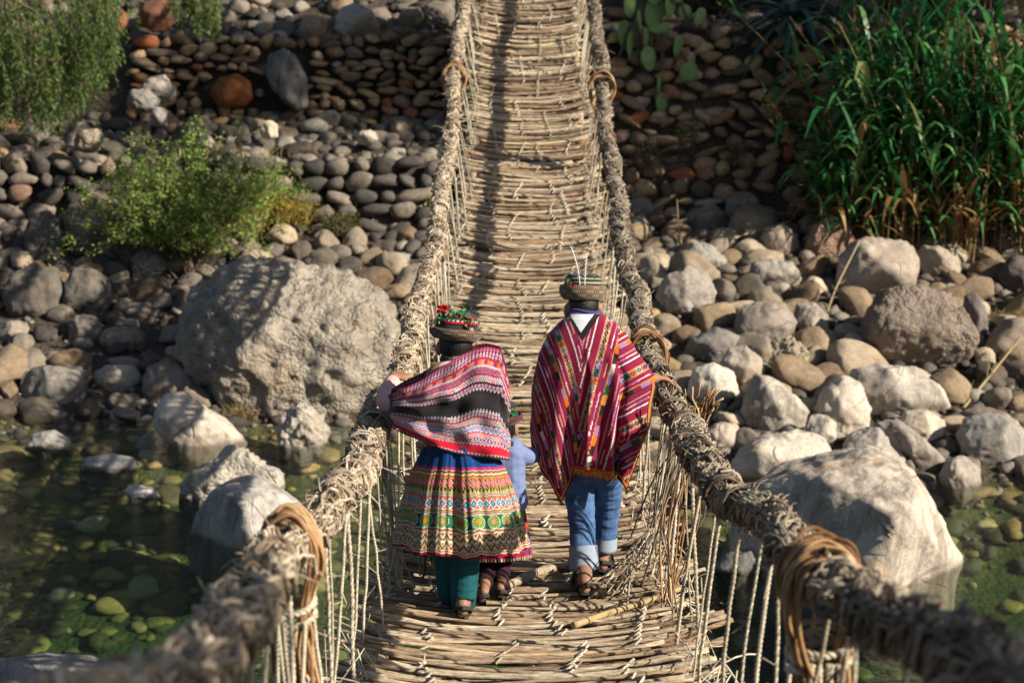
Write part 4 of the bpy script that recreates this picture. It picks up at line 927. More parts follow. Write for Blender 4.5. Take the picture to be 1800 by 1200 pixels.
stalk('dead straw reed leaning up left of the reddish crumbly boulder',[(1255,432,8),(1310,412,20),(1390,388,30)],.018)
stalk('dead reed propped against the tall tawny boulder',[(1450,560,0),(1470,505,45),(1510,425,100)],.017)
stalk('thin dead reed crossing to the reddish crumbly boulder',[(1395,465,10),(1450,466,12),(1508,440,20)],.012)
stalk('bleached dead reed lying diagonal at the far right stones',[(1692,718,0),(1730,672,25),(1795,592,60)],.022)
stalk('curved dead reed over the light brown boulder',[(1615,450,4),(1665,480,15),(1690,540,4)],.011)
stalk('dead stalk standing beside the dusky boulder',[(1200,440,0),(1193,400,40),(1190,350,90)],.013)

# trees that shade the far bank, their crowns above the frame
def shade_tree(x,y,crown,rad,label,seed,n=90,per=60,size=.16):
    r=np.random.default_rng(seed); z=float(H(x,y)); b=A(x,y,z); c=A(*crown); root=empty('shade_tree',b,label,'tree','tall trees over the far bank'); mt=MB(); ml=MB()
    P=smooth_path([b,b*.6+c*.4+A(.3,0,.5),c-A(0,0,rad[2]*.3)],14); tube(mt,P,np.linspace(.32,.12,14),9)
    cs=[]
    for k in range(n):
        d=r.normal(size=3); d/=np.linalg.norm(d); cs.append(c+d*A(*rad)*r.uniform(.25,1.0)**.6)
    for q in cs[::3]: tube(mt,smooth_path([P[int(r.integers(7,14))],(q+c)/2+A(0,0,.2),q],7),np.linspace(.06,.015,7),5,cap=False)
    C=np.concatenate([q+r.normal(0,.36,(per,3)) for q in cs]); leaves(ml,C,r.uniform(.6,1.3,len(C))*size,.5,r)
    part(mt,'trunk',BARK,root); part(ml,'crown',LEAF_K,root)
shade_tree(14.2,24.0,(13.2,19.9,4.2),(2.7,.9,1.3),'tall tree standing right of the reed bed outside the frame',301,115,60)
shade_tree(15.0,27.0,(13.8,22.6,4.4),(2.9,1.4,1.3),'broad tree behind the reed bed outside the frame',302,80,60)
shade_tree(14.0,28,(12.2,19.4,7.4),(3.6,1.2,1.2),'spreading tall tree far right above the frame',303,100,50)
shade_tree(6.2,-.5,(4.2,.5,1.6),(1.5,.7,.8),'small unseen tree added on the near bank to shade the handrails',304,40,50)  # out of view, added only to darken the near ends of the handrails
# ------------------------------------------------------------------ people
def M_(px): return px*8.25/3000
SKIN=plain('brown_skin',(.26,.135,.08),.55,70,.15,.002,.88,.35,**{'Subsurface Weight':.06,'Subsurface Radius':(.02,.008,.004)})
HAIR=island_mat('black_hair',[(0,(.007,.006,.005)),(1,(.014,.011,.009))],.5,90,.8,.006,(1,1,.15),.3)
SOLE=plain('sandal_rubber',(.035,.032,.030),.7,60,.2,.002)
def remesh(mb,name,mat,root,vox=.006,wrinkle=None,label=None,smooth=3):
    me=mb.build('tmp',mat).data; ob=[o for o in bpy.data.objects if o.data==me][0]
    m=ob.modifiers.new('r','REMESH'); m.mode='VOXEL'; m.voxel_size=vox
    if smooth: sm=ob.modifiers.new('s','SMOOTH'); sm.iterations=smooth; sm.factor=.5
    dg=bpy.context.evaluated_depsgraph_get(); m2=bpy.data.meshes.new_from_object(ob.evaluated_get(dg)); bpy.data.objects.remove(ob)
    n=len(m2.vertices); V=np.empty(n*3); m2.vertices.foreach_get('co',V); V=V.reshape(-1,3)
    if wrinkle is not None:
        Nn=np.empty(n*3); m2.vertices.foreach_get('normal',Nn); V=V+Nn.reshape(-1,3)*wrinkle(V)[:,None]; m2.vertices.foreach_set('co',V.ravel())
    m2.transform(Matrix.Translation(-root.location)); m2.polygons.foreach_set('use_smooth',np.ones(len(m2.polygons),bool)); m2.update()
    if not m2.materials: m2.materials.append(mat)
    m2.name=name; o=link(name,m2,root); return tag(o,label)
def limb(mb,pts,rad,k=14):
    pts=np.array(pts,float); n=max(10,len(pts)*6); P=smooth_path(pts,n); rr_=np.interp(np.linspace(0,1,n),np.linspace(0,1,len(rad)),rad); tube(mb,P,rr_,k)
    for p,q in ((P[0],rr_[0]),(P[-1],rr_[-1])): blob(mb,p,(q,q,q))
def legging(mb,pts,rad,ease,upto):
    pts=np.array(pts,float); n=max(10,len(pts)*6); P=smooth_path(pts,n); rr_=np.interp(np.linspace(0,1,n),np.linspace(0,1,len(rad)),rad)+ease; m=int(n*upto); tube(mb,P[:m],rr_[:m],16)
def blob(mb,c,rad,rot=None,sub=3):
    g,t=ico(sub); q=g*A(*rad)
    if rot is not None: q=q@np.array(Euler(rot).to_matrix()).T
    mb.add(q+A(*c),None,t)
def hand(mb,wrist,d,up,size=1.0,curl=.7,thumb=1):
    """palm, five unequal bent fingers; d = direction of the fingers, up = back of the hand"""
    d=A(*d)/np.linalg.norm(d); up=A(*up); up=up-d*(up@d); up/=np.linalg.norm(up); sd=np.cross(d,up)*thumb; w=A(*wrist); S=size
    for q in np.linspace(-1,1,5): limb(mb,[w+sd*q*.012*S,w+d*.045*S+sd*q*.024*S,w+d*.085*S+sd*q*.031*S],[.015*S,.0145*S,.0115*S],10)
    for i,(o,L) in enumerate(((.034,.072),(.0115,.082),(-.0115,.077),(-.033,.060))):
        L*=S; b=w+d*.085*S+sd*o*S; p=[b]; a=0.0; 
        for f in (.42,.33,.25): a+=curl*(.55+.1*i); p.append(p[-1]+(d*math.cos(a)-up*math.sin(a)+sd*o*1.2)*L*f)
        limb(mb,p,[.0088*S,.0086*S,.0078*S,.0065*S],10)
    b=w+d*.022*S+sd*.028*S; limb(mb,[b,b+(d*.6+sd*.75-up*.15)*.032*S,b+(d*.85+sd*.75-up*.45)*.062*S],[.0125*S,.0105*S,.0082*S],10)
def head(mb,c,s=1.0,yaw=0,tilt=0):
    """skull, jaw, brow, nose, lips, chin and ears; the face looks along +Y"""
    rm=np.array(Euler((tilt,0,yaw)).to_matrix()); 
    def b(o,rad,rot=None): 
        g,t=ico(3); q=g*A(*rad)*s
        if rot is not None: q=q@np.array(Euler(rot).to_matrix()).T
        mb.add((q+A(*o)*s)@rm.T+A(*c),None,t)
    b((0,-.008,.022),(.076,.094,.092)); b((0,.030,-.040),(.058,.062,.070)); b((0,.066,-.088),(.026,.022,.020))
    b((0,.080,.016),(.052,.016,.012)); b((0,.094,-.022),(.013,.016,.026),(-.35,0,0)); b((0,.102,-.038),(.017,.013,.011))
    b((0,.083,-.066),(.024,.011,.010)); b((-.034,.072,-.024),(.022,.016,.016)); b((.034,.072,-.024),(.022,.016,.016))
    for sx in (-1,1): b((sx*.084,-.004,-.012),(.013,.022,.036),(.15,0,sx*-.35)); b((sx*.078,.000,-.030),(.008,.012,.012)); b((sx*.028,.080,.000),(.011,.008,.008))
def foot(mb,heel,yaw=0,L=.23,s=1.0):
    h=A(*heel); d=A(math.sin(yaw),math.cos(yaw),0); sd=A(d[1],-d[0],0)
    blob(mb,h+A(0,0,.032*s)+d*.03,(.030*s,.036*s,.034*s))
    limb(mb,[h+A(0,0,.04*s)+d*.03,h+A(0,0,.045*s)+d*L*.45,h+A(0,0,.028*s)+d*L*.78],[.032*s,.034*s,.030*s])
    for q,l in zip((-.028,-.014,0,.014,.027),(.86,.93,.97,1.0,1.02)):
        limb(mb,[h+A(0,0,.024*s)+d*L*.74+sd*q*s,h+A(0,0,.018*s)+d*L*l+sd*q*1.15*s],[.013*s,.010*s],8)
def sandal(root,heel,yaw,L,s=1.0):
    h=A(*heel); d=A(math.sin(yaw),math.cos(yaw),0); sd=A(d[1],-d[0],0); mb=MB(); n=30; t=np.linspace(0,1,n)
    wd=.036*s*np.sin(np.clip(t*1.0,0.02,.98)*PI)**.35*(1+.22*np.sin((t-.2)*PI))
    top=[];
    for z in (-.004,.017):
        for sg in (-1,1): top.append(h+d*((t-.03)*L*1.08)[:,None]+sd*(sg*wd)[:,None]+A(0,0,z)+A(0,0,.006)*(t[:,None]))
    V=np.concatenate([top[0],top[1],top[3],top[2]]); mb.add(V,np.array([[a*n+i,b*n+i,b*n+i+1,a*n+i+1] for i in range(n-1) for a,b in ((0,1),(1,2),(2,3),(3,0))]))
    p=part(mb,'sandal',SOLE,root,smooth=False)
    sb=MB()
    def strap(pts,w=.009):
        P=smooth_path([h+d*a*L+sd*b*s+A(0,0,c*s) for a,b,c in pts],18)
        for o in (-.6,0,.6): tube(sb,P+A(0,0,o*w),w*.55,6)
    strap([(.30,-.036,.015),(.10,-.040,.050),(-.03,0,.068),(.10,.040,.050),(.30,.036,.015)])
    strap([(.22,-.038,.03),(.38,-.03,.085),(.42,0,.092),(.38,.03,.085),(.22,.038,.03)],.007)
    strap([(.62,-.046,.01),(.66,-.03,.055),(.67,0,.064),(.66,.03,.055),(.62,.046,.01)],.011)
    part(sb,'strap',SOLE,p).parent=p
def ground_top(x,y): return float(zdx(x,y))+.024
def foot_at(px,py):
    d=ray(px,py); t=np.linspace(5.5,11,3000)/d[1]; P=d*t[:,None]; k=np.argmax(P[:,2]<zdx(P[:,0],P[:,1])+.024); p=P[k]; p[2]=ground_top(p[0],p[1]); return p

C_=lambda r,g,b:np.array(srgb(r,g,b,.85))
CRIM=C_(150,24,68);BLK=C_(32,27,30);WHT=C_(232,222,215);LIL=C_(170,130,175);GOLD=C_(205,150,55);ORG=C_(226,120,22);TANC=C_(205,170,140);TEAL=C_(25,95,100);GRN=C_(30,110,65);PNK=C_(215,130,140);PUR=C_(85,45,105);RED=C_(205,30,45);BLU=C_(20,80,150);BRN=C_(95,50,35);LGRN=C_(110,165,60)
def loft(rows,Yc,dep,nu,ts,hem,top,fold,colfn,pw=.85):
    """cloth wrapped round a body: rows = (py, px left, px right); top(u), hem(u) bound it; returns MB"""
    rows=np.array(rows,float); a=np.linspace(0,2*PI,nu,endpoint=False); cs=np.cos(a); sn=np.sin(a); u=np.sign(cs)*np.abs(cs)**pw
    mb=MB(); nv=len(ts); t=ts[:,None]; U=np.broadcast_to(u,(nv,nu)); Sn=np.broadcast_to(sn,(nv,nu)); Aa=np.broadcast_to(a,(nv,nu))
    y0=top(U); y1=hem(U); Py=y0+(y1-y0)*t; l=np.interp(Py,rows[:,0],rows[:,1]); r_=np.interp(Py,rows[:,0],rows[:,2])
    Px=(l+r_)/2+(r_-l)/2*U; D=dep(Py,t); 
    fo=fold(Aa,U,np.broadcast_to(t,U.shape),Py); 
    du=np.stack([Px.ravel(),Py.ravel()],1); dirs=fwd[None]+rgt[None]*((du[:,0]-900)/F)[:,None]+upv[None]*((600-du[:,1])/F)[:,None]
    off=-(np.sign(Sn)*np.abs(Sn)**pw*D+np.where(Sn>0,1,-1)*fo*np.abs(Sn)**.3).ravel()
    P=dirs*((Yc+np.minimum(off,0))/dirs[:,1])[:,None]; P[:,1]+=np.maximum(off,0)
    P[:,0]+=(fo*U*.5).ravel()
    col=colfn(Px.ravel(),Py.ravel(),U.ravel(),np.broadcast_to(t,U.shape).ravel(),Aa.ravel(),y1.ravel(),r_.ravel(),Sn.ravel())
    mb.add(P,grid_faces(nu,nv,True),None,col); return mb
def thicken(o,th=.005):
    m=o.modifiers.new('cloth_thickness','SOLIDIFY'); m.thickness=th; m.offset=-1; return o
def sel(conds,cols,default):
    out=np.tile(default,(len(conds[0]),1))
    for c,k in zip(conds,cols):
        k=np.asarray(k); out[c]=k[c] if k.ndim==2 else k
    return out
def cyc(w,cols):
    cols=np.array(cols); i=np.floor(w).astype(int)%len(cols); return cols[i]
def hat(root,c,R0,crown,brim,pal,tilt=(0,0,0),seed=0,bandpal=None,squash=1.0):
    """felt hat with a rolled woven brim; c = centre of the brim's underside"""
    rm=np.array(Euler(tilt).to_matrix()); nu=200
    def lathe(pts,colfn,name,n=60):
        P=smooth_path(np.array([(a,b,0) for a,b in pts]),n)[:,:2]; a=np.linspace(0,2*PI,nu,endpoint=False); mb=MB()
        V=np.stack([P[:,0:1]*np.cos(a)*1.0,P[:,0:1]*np.sin(a)*1.06,np.broadcast_to(P[:,1:2],(n,nu))],-1).reshape(-1,3)
        V=V+.003*perlin(V*14+seed)[:,None]
        A_,T_=np.meshgrid(a,np.linspace(0,1,n)); mb.add(V@rm.T+A(*c),grid_faces(nu,n,True),None,colfn(A_.ravel(),T_.ravel())); return part(mb,name,WEAVE,root)
    h,b=crown,brim
    def cb(a,t):
        w=np.floor(t*16); s=np.floor(a/(2*PI)*140+w*.5)%2
        base=np.where((w%2==0)[:,None],pal[0],np.where((s==0)[:,None],pal[1],pal[2])); 
        base=np.where((t<.12)[:,None],BLK*.8,base); return np.where((t>.86)[:,None],BLK,base)
    p=lathe([(R0*.80,.004),(R0*.98,-.004),(R0*1.14,.008),(R0*1.24,b*.45),(R0*1.24,b*.8),(R0*1.17,b),(R0*1.10,b*.85),(R0*1.02,b*.55)],cb,'brim')
    bp=bandpal or [RED,BLK,WHT,GRN,BLK,RED]
    def cc(a,t):
        k=np.clip(((t-.22)/.26*len(bp)).astype(int),0,len(bp)-1); col=np.array(bp)[k]; inb=((t>.22)&(t<.48))[:,None]
        ch=(np.floor(a/(2*PI)*60)%2==0)[:,None]&(k==2)[:,None]; col=np.where(ch,BLK,col); return np.where(inb,col,np.array([.035,.033,.032]))
    lathe([(R0*1.02,b*.3),(R0*.99,h*.5),(R0*.93,h*.78),(R0*.75,h*.95),(R0*.4,h*1.0),(.001,h*.99)],cc,'crown'); return p
FEATH=plain('white_plume',(.75,.74,.70),.8,40,.1)
def flower(root,c,rad,col,n=26,seed=0,name='flower'):
    r=np.random.default_rng(seed); mb=MB(); d=r.normal(size=(n,3)); d/=np.linalg.norm(d,axis=1)[:,None]; leaves(mb,np.tile(A(*c),(n,1))+d*rad*.2,r.uniform(.7,1.2,n)*rad,.8,r,0,d*2)
    return part(mb,name,island_mat(name+'_petals',[(0,[x*.7 for x in col]),(1,col)],.7,30,.1,.002),root)

# ======================= the man
fl=foot_at(1029,1047); fr=foot_at(1058,1006)
man=empty('person',((fl+fr)/2),'man in crimson striped poncho, rolled jeans and woven brimmed hat, hand on the right handrail','person','people walking on the bridge')
Ym=7.80
mb=MB(); hc=at(1026,541,Ym+.10)
head(mb,hc,.97,0,-.12)
limb(mb,[at(1028,556,Ym+.07),at(1030,580,Ym+.02)],[.052,.06])
tor=[at(1032,600,Ym),at(1034,660,Ym+.02),at(1036,740,Ym+.02),at(1038,815,Ym+.02)]
for o in (-.07,0,.07): limb(mb,[p+A(o,0,0) for p in tor],[.085,.095,.085,.085])
limb(mb,[at(990,606,Ym),at(1075,606,Ym)],[.055,.055])
hl_=foot_at(1029,1047); 
legL=[at(1012,820,Ym),at(1022,905,Ym-.0),at(1026,985,Ym-.10),fl+A(0,.035,.06)]
legR=[at(1066,820,Ym),at(1068,885,Ym+.13),at(1061,955,Ym+.16),fr+A(0,.035,.06)]
limb(mb,legL,[.074,.051,.044,.033]); limb(mb,legR,[.074,.051,.042,.032])
foot(mb,fl,-.12,.235); foot(mb,fr,.12,.235)
rh=railR(8.05); wr=at(1151,664,7.92)
limb(mb,[at(1072,616,Ym),at(1108,668,7.80),wr],[.05,.038,.026])
hd=(rh+A(-.02,.03,.10))-wr; hand(mb,wr,(hd[0]*1.1,hd[1]+.02,hd[2]*.6),(-.15,-.25,1),.98,.50,1)
wl=at(964,792,7.72); limb(mb,[at(980,604,Ym),at(955,715,Ym-.02),wl],[.052,.042,.027]); hand(mb,wl,(-.35,.1,-1),(-1,-.2,.2),.95,.5,1)
remesh(mb,'body',SKIN,man,.0055)
# hair: close cropped cap
mb=MB(); g,t=ico(4); q=g*A(.079,.098,.094)*.97+0; keep=(q[:,1]<.03+.25*np.maximum(q[:,2],0))&(q[:,2]>-.055)&~((q[:,1]>-.03)&(q[:,2]<.02)&(np.abs(q[:,0])>.055))
q2=q*(1+.012*perlin(g*16))[:,None]; tm=t[keep[t].all(1)]; mb.add(q2@np.array(Euler((-.12,0,0)).to_matrix()).T+hc+A(0,-.010,.012),None,tm)
part(mb,'hair',HAIR,man)
# jeans
mb=MB()
legging(mb,legL,[.074,.053,.048,.049],.013,.70); legging(mb,legR,[.074,.053,.047,.046],.012,.70); limb(mb,[at(1022,818,Ym),at(1060,818,Ym)],[.11,.11])
def wr_(V): return .007*perlin(V*A(9,9,26))+.005*perlin(V*A(22,22,50)+9)
s=NT('denim'); v=s.obj(); n=s.noise(v,9,4,.6); n2=s.noise(s.scaled(v,60,60,14),4,3,.6)
DEN=s.done(s.bsdf(s.mix(s.math('MULTIPLY',n2,.6),s.ramp(n,[(.3,(.035,.08,.19)),(.55,(.085,.165,.33)),(.75,(.20,.31,.48))]),(.045,.085,.17)),.9,n2,.3,.002,.15))
remesh(mb,'jeans',DEN,man,.006,wr_)
mb=MB(); 
def cuff(p0,p1,r0,r1):
    P=np.linspace(p0,p1,6); nn=len(P); v,q,t=tube_geo(np.concatenate([P,P[::-1]]),np.concatenate([np.linspace(r0,r1,6),np.linspace(r1-.012,r0-.012,6)]),28,A(0,1,0),False)
    v=v+.003*perlin(v*30)[:,None]; mb.add(v,q)
DIN=plain('denim_inside',(.25,.295,.35),.9,50,.3,.002,.85)
cuff(at(1025,958,Ym-.07),at(1028,1001,Ym-.11),.069,.072); part(mb,'jeans_cuff',DIN,man); mb=MB()
cuff(at(1063,942,Ym+.155),at(1062,965,Ym+.155),.062,.064); part(mb,'jeans_cuff',DIN,man)
sandal(man,fl+A(0,-.012,-.004),-.12,.235); sandal(man,fr+A(0,-.012,-.004),.12,.235)
# poncho
prow=[(552,1004,1058),(560,992,1072),(570,980,1086),(590,962,1103),(620,948,1121),(660,938,1150),(680,935,1152),(700,934,1148),(740,932,1142),(790,933,1136),(900,940,1132)]
hx=np.array([930,934,945,960,985,1000,1012,1050,1082,1088,1093,1108,1116,1125,1134,1143]);hy=np.array([785,795,812,842,884,852,824,829,836,838,840,862,835,806,770,742])
def p_hem(u): return np.interp(1037+104*u,hx,hy)
def p_top(u): return 552+0*u
def p_dep(py,t): return np.interp(py,[552,562,600,660,800],[.055,.085,.125,.165,.20])
def p_fold(a,u,t,py):
    f=.55*np.sin(7.5*u+1.0)+.45*np.sin(13*u+2.2+.6*t)+.35*np.sin(21*u+.4); g=np.clip((py-600)/170,0,1)
    f=f*.017*g; f=f-.045*g*np.exp(-((u-.50)/.06)**2)+.03*g*np.exp(-((u+.03)/.05)**2)+.03*g*np.exp(-((u-.38)/.08)**2)
    return f+.006*np.sin(9*py/100+u*4)*g+.006*g*perlin(np.stack([u*7+0*t,py/28+0*u,0*t+0*u],-1).reshape(-1,3)).reshape(np.shape(f))
def p_col(px,py,u,t,a,hem,xr_,sn):
    X=(px-880)*3.333; Z=(py-460)*3.333; seam=478-(Z-460)*.045
    left=X<seam; arm=X>690+(Z-480)*.03
    s_=.32+.28*np.clip((seam-X)/330,0,1)
    U=np.where(left,(seam-X)+s_*(Z-460),np.where(arm,.86*Z+.50*X-560,(X-seam)+.21*(Z-460)))
    W=np.where(left,Z+.6*X,np.where(arm,X-.55*Z,Z))
    wob=3*perlin(np.stack([X/25,Z/25,0*X],1)); U=U+wob+260*6
    m=U%260; seg=np.floor((W+9*np.floor(U/260)*31)/46); fr_=((W+9*np.floor(U/260)*31)/46)%1
    bandc=cyc(seg,[TANC,TANC*A(1,.9,.8),PNK*A(.9,.8,.8),TANC*.8,PUR,TEAL,GOLD*.7,TANC,PNK*.8]); motif=cyc(seg,[BLK,BLK,GRN*.7,BLK,LIL,BLK,CRIM,TEAL,BLK])
    dd=np.abs((m-130.5)/19.5); shape=((dd+np.abs(fr_-.5)*1.7)<.78)&~((dd+np.abs(fr_-.5)*1.7)<.22)|((np.abs(fr_-.5)>.44)&(dd<.7))
    band=np.where(shape[:,None],motif,bandc)
    ik=cyc(np.floor((W+20*perlin(np.stack([U/4,W/60,0*U],1)))/60),[BLK,WHT*.8,LIL,GRN*.7,GOLD*.9,BLK,CRIM*.7,LIL*.8,ORG*.8])
    ik2=cyc(np.floor((W+25*perlin(np.stack([U/5,W/70,2+0*U],1)))/85+2),[LIL,WHT,BLK,TANC,PUR,WHT*.8])
    cr=CRIM*(.85+.3*perlin(np.stack([U/9,W/200,0*U],1)))[:,None]
    c=sel([m<5,(m>=5)&(m<14),(m>55)&(m<63),(m>63)&(m<67),(m>107)&(m<111),(m>=111)&(m<150),(m>=150)&(m<153),(m>203)&(m<207),(m>=207)&(m<232),(m>=232)&(m<236),(m>178)&(m<184),(m>30)&(m<36)],[BLK,PNK*.9,WHT,BLK,GOLD*.9,band,GOLD*.9,GOLD,ik,BLK,ik2,ik2],CRIM)
    c=np.where((c==CRIM).all(1)[:,None],cr,c)
    d=hem-py; mid=(px>1010)&(px<1086)
    c=np.where((mid&(d<6))[:,None],ORG*(.6+.4*(np.floor(px/2.2)%2))[:,None],c)
    side=~mid&(d<13); c=np.where(side[:,None],np.where((d<5.5)[:,None],BLK,np.where((d<11)[:,None],ORG,BLK)),c)
    e=xr_-px; ed=(py>672)&(u>.9)&(e<9); c=np.where(ed[:,None],np.where((e<3)[:,None],BLK,np.where((e<7)[:,None],ORG,BLK)),c)
    back=sn>0
    vb=back&(Z<462)&(np.abs(X-(478+(440-Z)*.05))<(462-Z)*.62+4)&(Z>300)
    c=np.where(vb[:,None],BLK*1.1,c)
    wh=back&(Z<418)&(X>428+(Z-345)*.62)&(X<520-(Z-345)*.72); c=np.where(wh[:,None],C_(225,228,232),c)
    return c
ts=np.concatenate([np.linspace(0,.3,90),np.linspace(.3033,1,190)])
pon=part(loft(prow,Ym,p_dep,560,ts,p_hem,p_top,p_fold,p_col),'poncho',WEAVE,man); thicken(pon)
mb=MB(); rr=np.random.default_rng(5)     # fringe along the middle of the hem
for px in np.arange(1012,1084,2.6):
    p=at(px,float(np.interp(px,hx,hy))-1,Ym-.2); tube(mb,[p,p+A(rr.normal(0,.004),0,-.018),p+A(rr.normal(0,.008),0,-.036)],[.0045,.004,.001],5)
part(mb,'fringe',plain('orange_yarn',(.55,.20,.03),.9,80),man)
mb=MB(); a=np.linspace(0,2*PI,60); cp=at(1028,556,Ym+.06)          # blue scarf at the neck
for k in range(5): tube(mb,cp+np.stack([np.cos(a)*(.068+.006*k),np.sin(a)*(.070+.008*k),.028-.011*k+.006*np.sin(a*2+k)-.012*np.sin(a)],1),.0085,8,cap=False,c=[C_(60,70,120),C_(120,70,110),C_(25,75,120),C_(25,85,130),C_(30,60,95)][k])
part(mb,'scarf',WEAVE,man)
hp=hat(man,hc+A(-.006,-.008,.046),.090,.122,.066,[C_(112,98,78),C_(172,150,118),C_(62,52,46)],(-.22,.02,0),3,[BLK,C_(170,155,130),BLK,C_(40,90,60),C_(190,170,140),BLK])
mb=MB(); rr=np.random.default_rng(8)
for (dx,a1,L) in ((-.02,-.22,.20),(.0,.05,.17)):
    b=hc+A(dx,-.095,.115); P=smooth_path([b,b+A(a1*.3,.01,.5)*L,b+A(a1,.03,1.0)*L],12); tube(mb,P,.0022,4)
    for q in P[3:]:
        for sg in (-1,1): tube(mb,[q,q+A(sg*.010,0,.014)],[.0016,.0006],3)
p=part(mb,'feather',FEATH,man)
flower(man,hc+A(.04,-.05,.160),.012,(.03,.28,.12),14,1,'green_ribbon'); flower(man,hc+A(-.075,-.05,.135),.018,(.10,.22,.05),16,2,'green_sprig'); flower(man,hc+A(-.06,-.085,.13),.016,(.5,.03,.05),14,3,'red_bead')

# ======================= the woman
wl_=foot_at(794,1062); wr2=foot_at(813,1086)
wom=empty('person',((wl_+wr2)/2),'woman in embroidered full skirt, patterned shawl and flower trimmed hat walking on the left','person','people walking on the bridge')
Yw=7.22
mb=MB(); hc=at(801,606,Yw+.12); head(mb,hc,.93,.25,-.1)
limb(mb,[at(803,622,Yw+.09),at(806,650,Yw+.03)],[.046,.055])
for o in (-.07,0,.07): limb(mb,[p+A(o,0,0) for p in (at(805,665,Yw),at(803,730,Yw),at(805,800,Yw),at(808,870,Yw))],[.075,.08,.09,.10])
limb(mb,[at(765,690,Yw),at(852,680,Yw)],[.05,.05])
limb(mb,[at(795,880,Yw),at(790,960,Yw+.06),at(790,1040,Yw+.1),wl_+A(0,.03,.055)],[.085,.055,.042,.030]); limb(mb,[at(822,880,Yw),at(818,960,Yw),at(815,1050,Yw-.02),wr2+A(0,.03,.055)],[.085,.055,.042,.030])
foot(mb,wl_,-.1,.21,.93); foot(mb,wr2,.05,.21,.93)
wh_=at(691,662,7.84); limb(mb,[at(762,694,Yw),at(686,706,7.42),wh_],[.045,.038,.025]); rl=railL(8.0); hand(mb,wh_,(.62,.75,-.10),(.05,-.15,1),.98,.5,1)
limb(mb,[at(862,668,Yw),at(880,735,Yw+.05),at(862,770,Yw+.3)],[.048,.04,.026]); hand(mb,at(862,770,Yw+.3),(-.6,.6,.2),(0,.3,1),.88,.5,-1)
remesh(mb,'body',SKIN,wom,.0055)
mb=MB(); g,t=ico(4); q=g*A(.080,.099,.098)*.94; keep=(q[:,1]<.010+.45*np.maximum(q[:,2],0))&(q[:,2]>-.085); rmz=np.array(Euler((-.1,0,.25)).to_matrix())
mb.add((q*(1+.012*perlin(g*14))[:,None])@rmz.T+hc+A(0,-.008,.006),None,t[keep[t].all(1)])
for sx,sz,rr0 in ((0,-.085,.055),(.02,-.11,.05),(-.01,-.06,.06)): blob(mb,hc+A(sx,-.045,sz),(rr0,.05,.055))
for sx in (-.03,.035):
    for st_ in range(3):
        e=np.linspace(0,1,26); ph=st_*2*PI/3; P=hc+A(sx,-.085,-.035)+np.stack([.012*np.sin(e*26+ph)+sx*.3*e,.008*np.cos(e*26+ph)-.02*e,-.16*e],1); tube(mb,P,.011,7)
part(mb,'hair',HAIR,wom)
# leggings
mb=MB(); legging(mb,[at(795,880,Yw),at(790,960,Yw+.06),at(790,1040,Yw+.1),wl_+A(0,.03,.055)],[.085,.055,.042,.030],.014,.84); legging(mb,[at(822,880,Yw),at(818,960,Yw),at(815,1050,Yw-.02),wr2+A(0,.03,.055)],[.085,.055,.042,.030],.017,.84)
remesh(mb,'leggings',plain('teal_knit',(.008,.075,.085),.9,40,.3,.002),wom,.006,lambda V:.003*perlin(V*A(20,20,60)))
sandal(wom,wl_+A(0,-.012,-.004),-.1,.215,.92); sandal(wom,wr2+A(0,-.012,-.004),.05,.215,.92)
# blouse sleeve reaching to the rail and the blouse below the shawl
mb=MB(); limb(mb,[at(772,676,Yw-.02),at(812,652,Yw+.02),at(846,664,Yw-.02)],[.062,.060,.062]); limb(mb,[at(765,695,Yw),at(686,704,7.40),at(689,674,7.72)],[.058,.060,.040]); 
for o in (-.07,0,.07): limb(mb,[at(808,668,Yw)+A(o*.8,0,0),at(808,760,Yw)+A(o,0,0),at(806,806,Yw)+A(o*.9,0,0)],[.085,.095,.090])
remesh(mb,'blouse',plain('pink_blouse',(.62,.36,.33),.85,40,.3,.003,.9),wom,.006,lambda V:.006*perlin(V*A(18,18,30)))
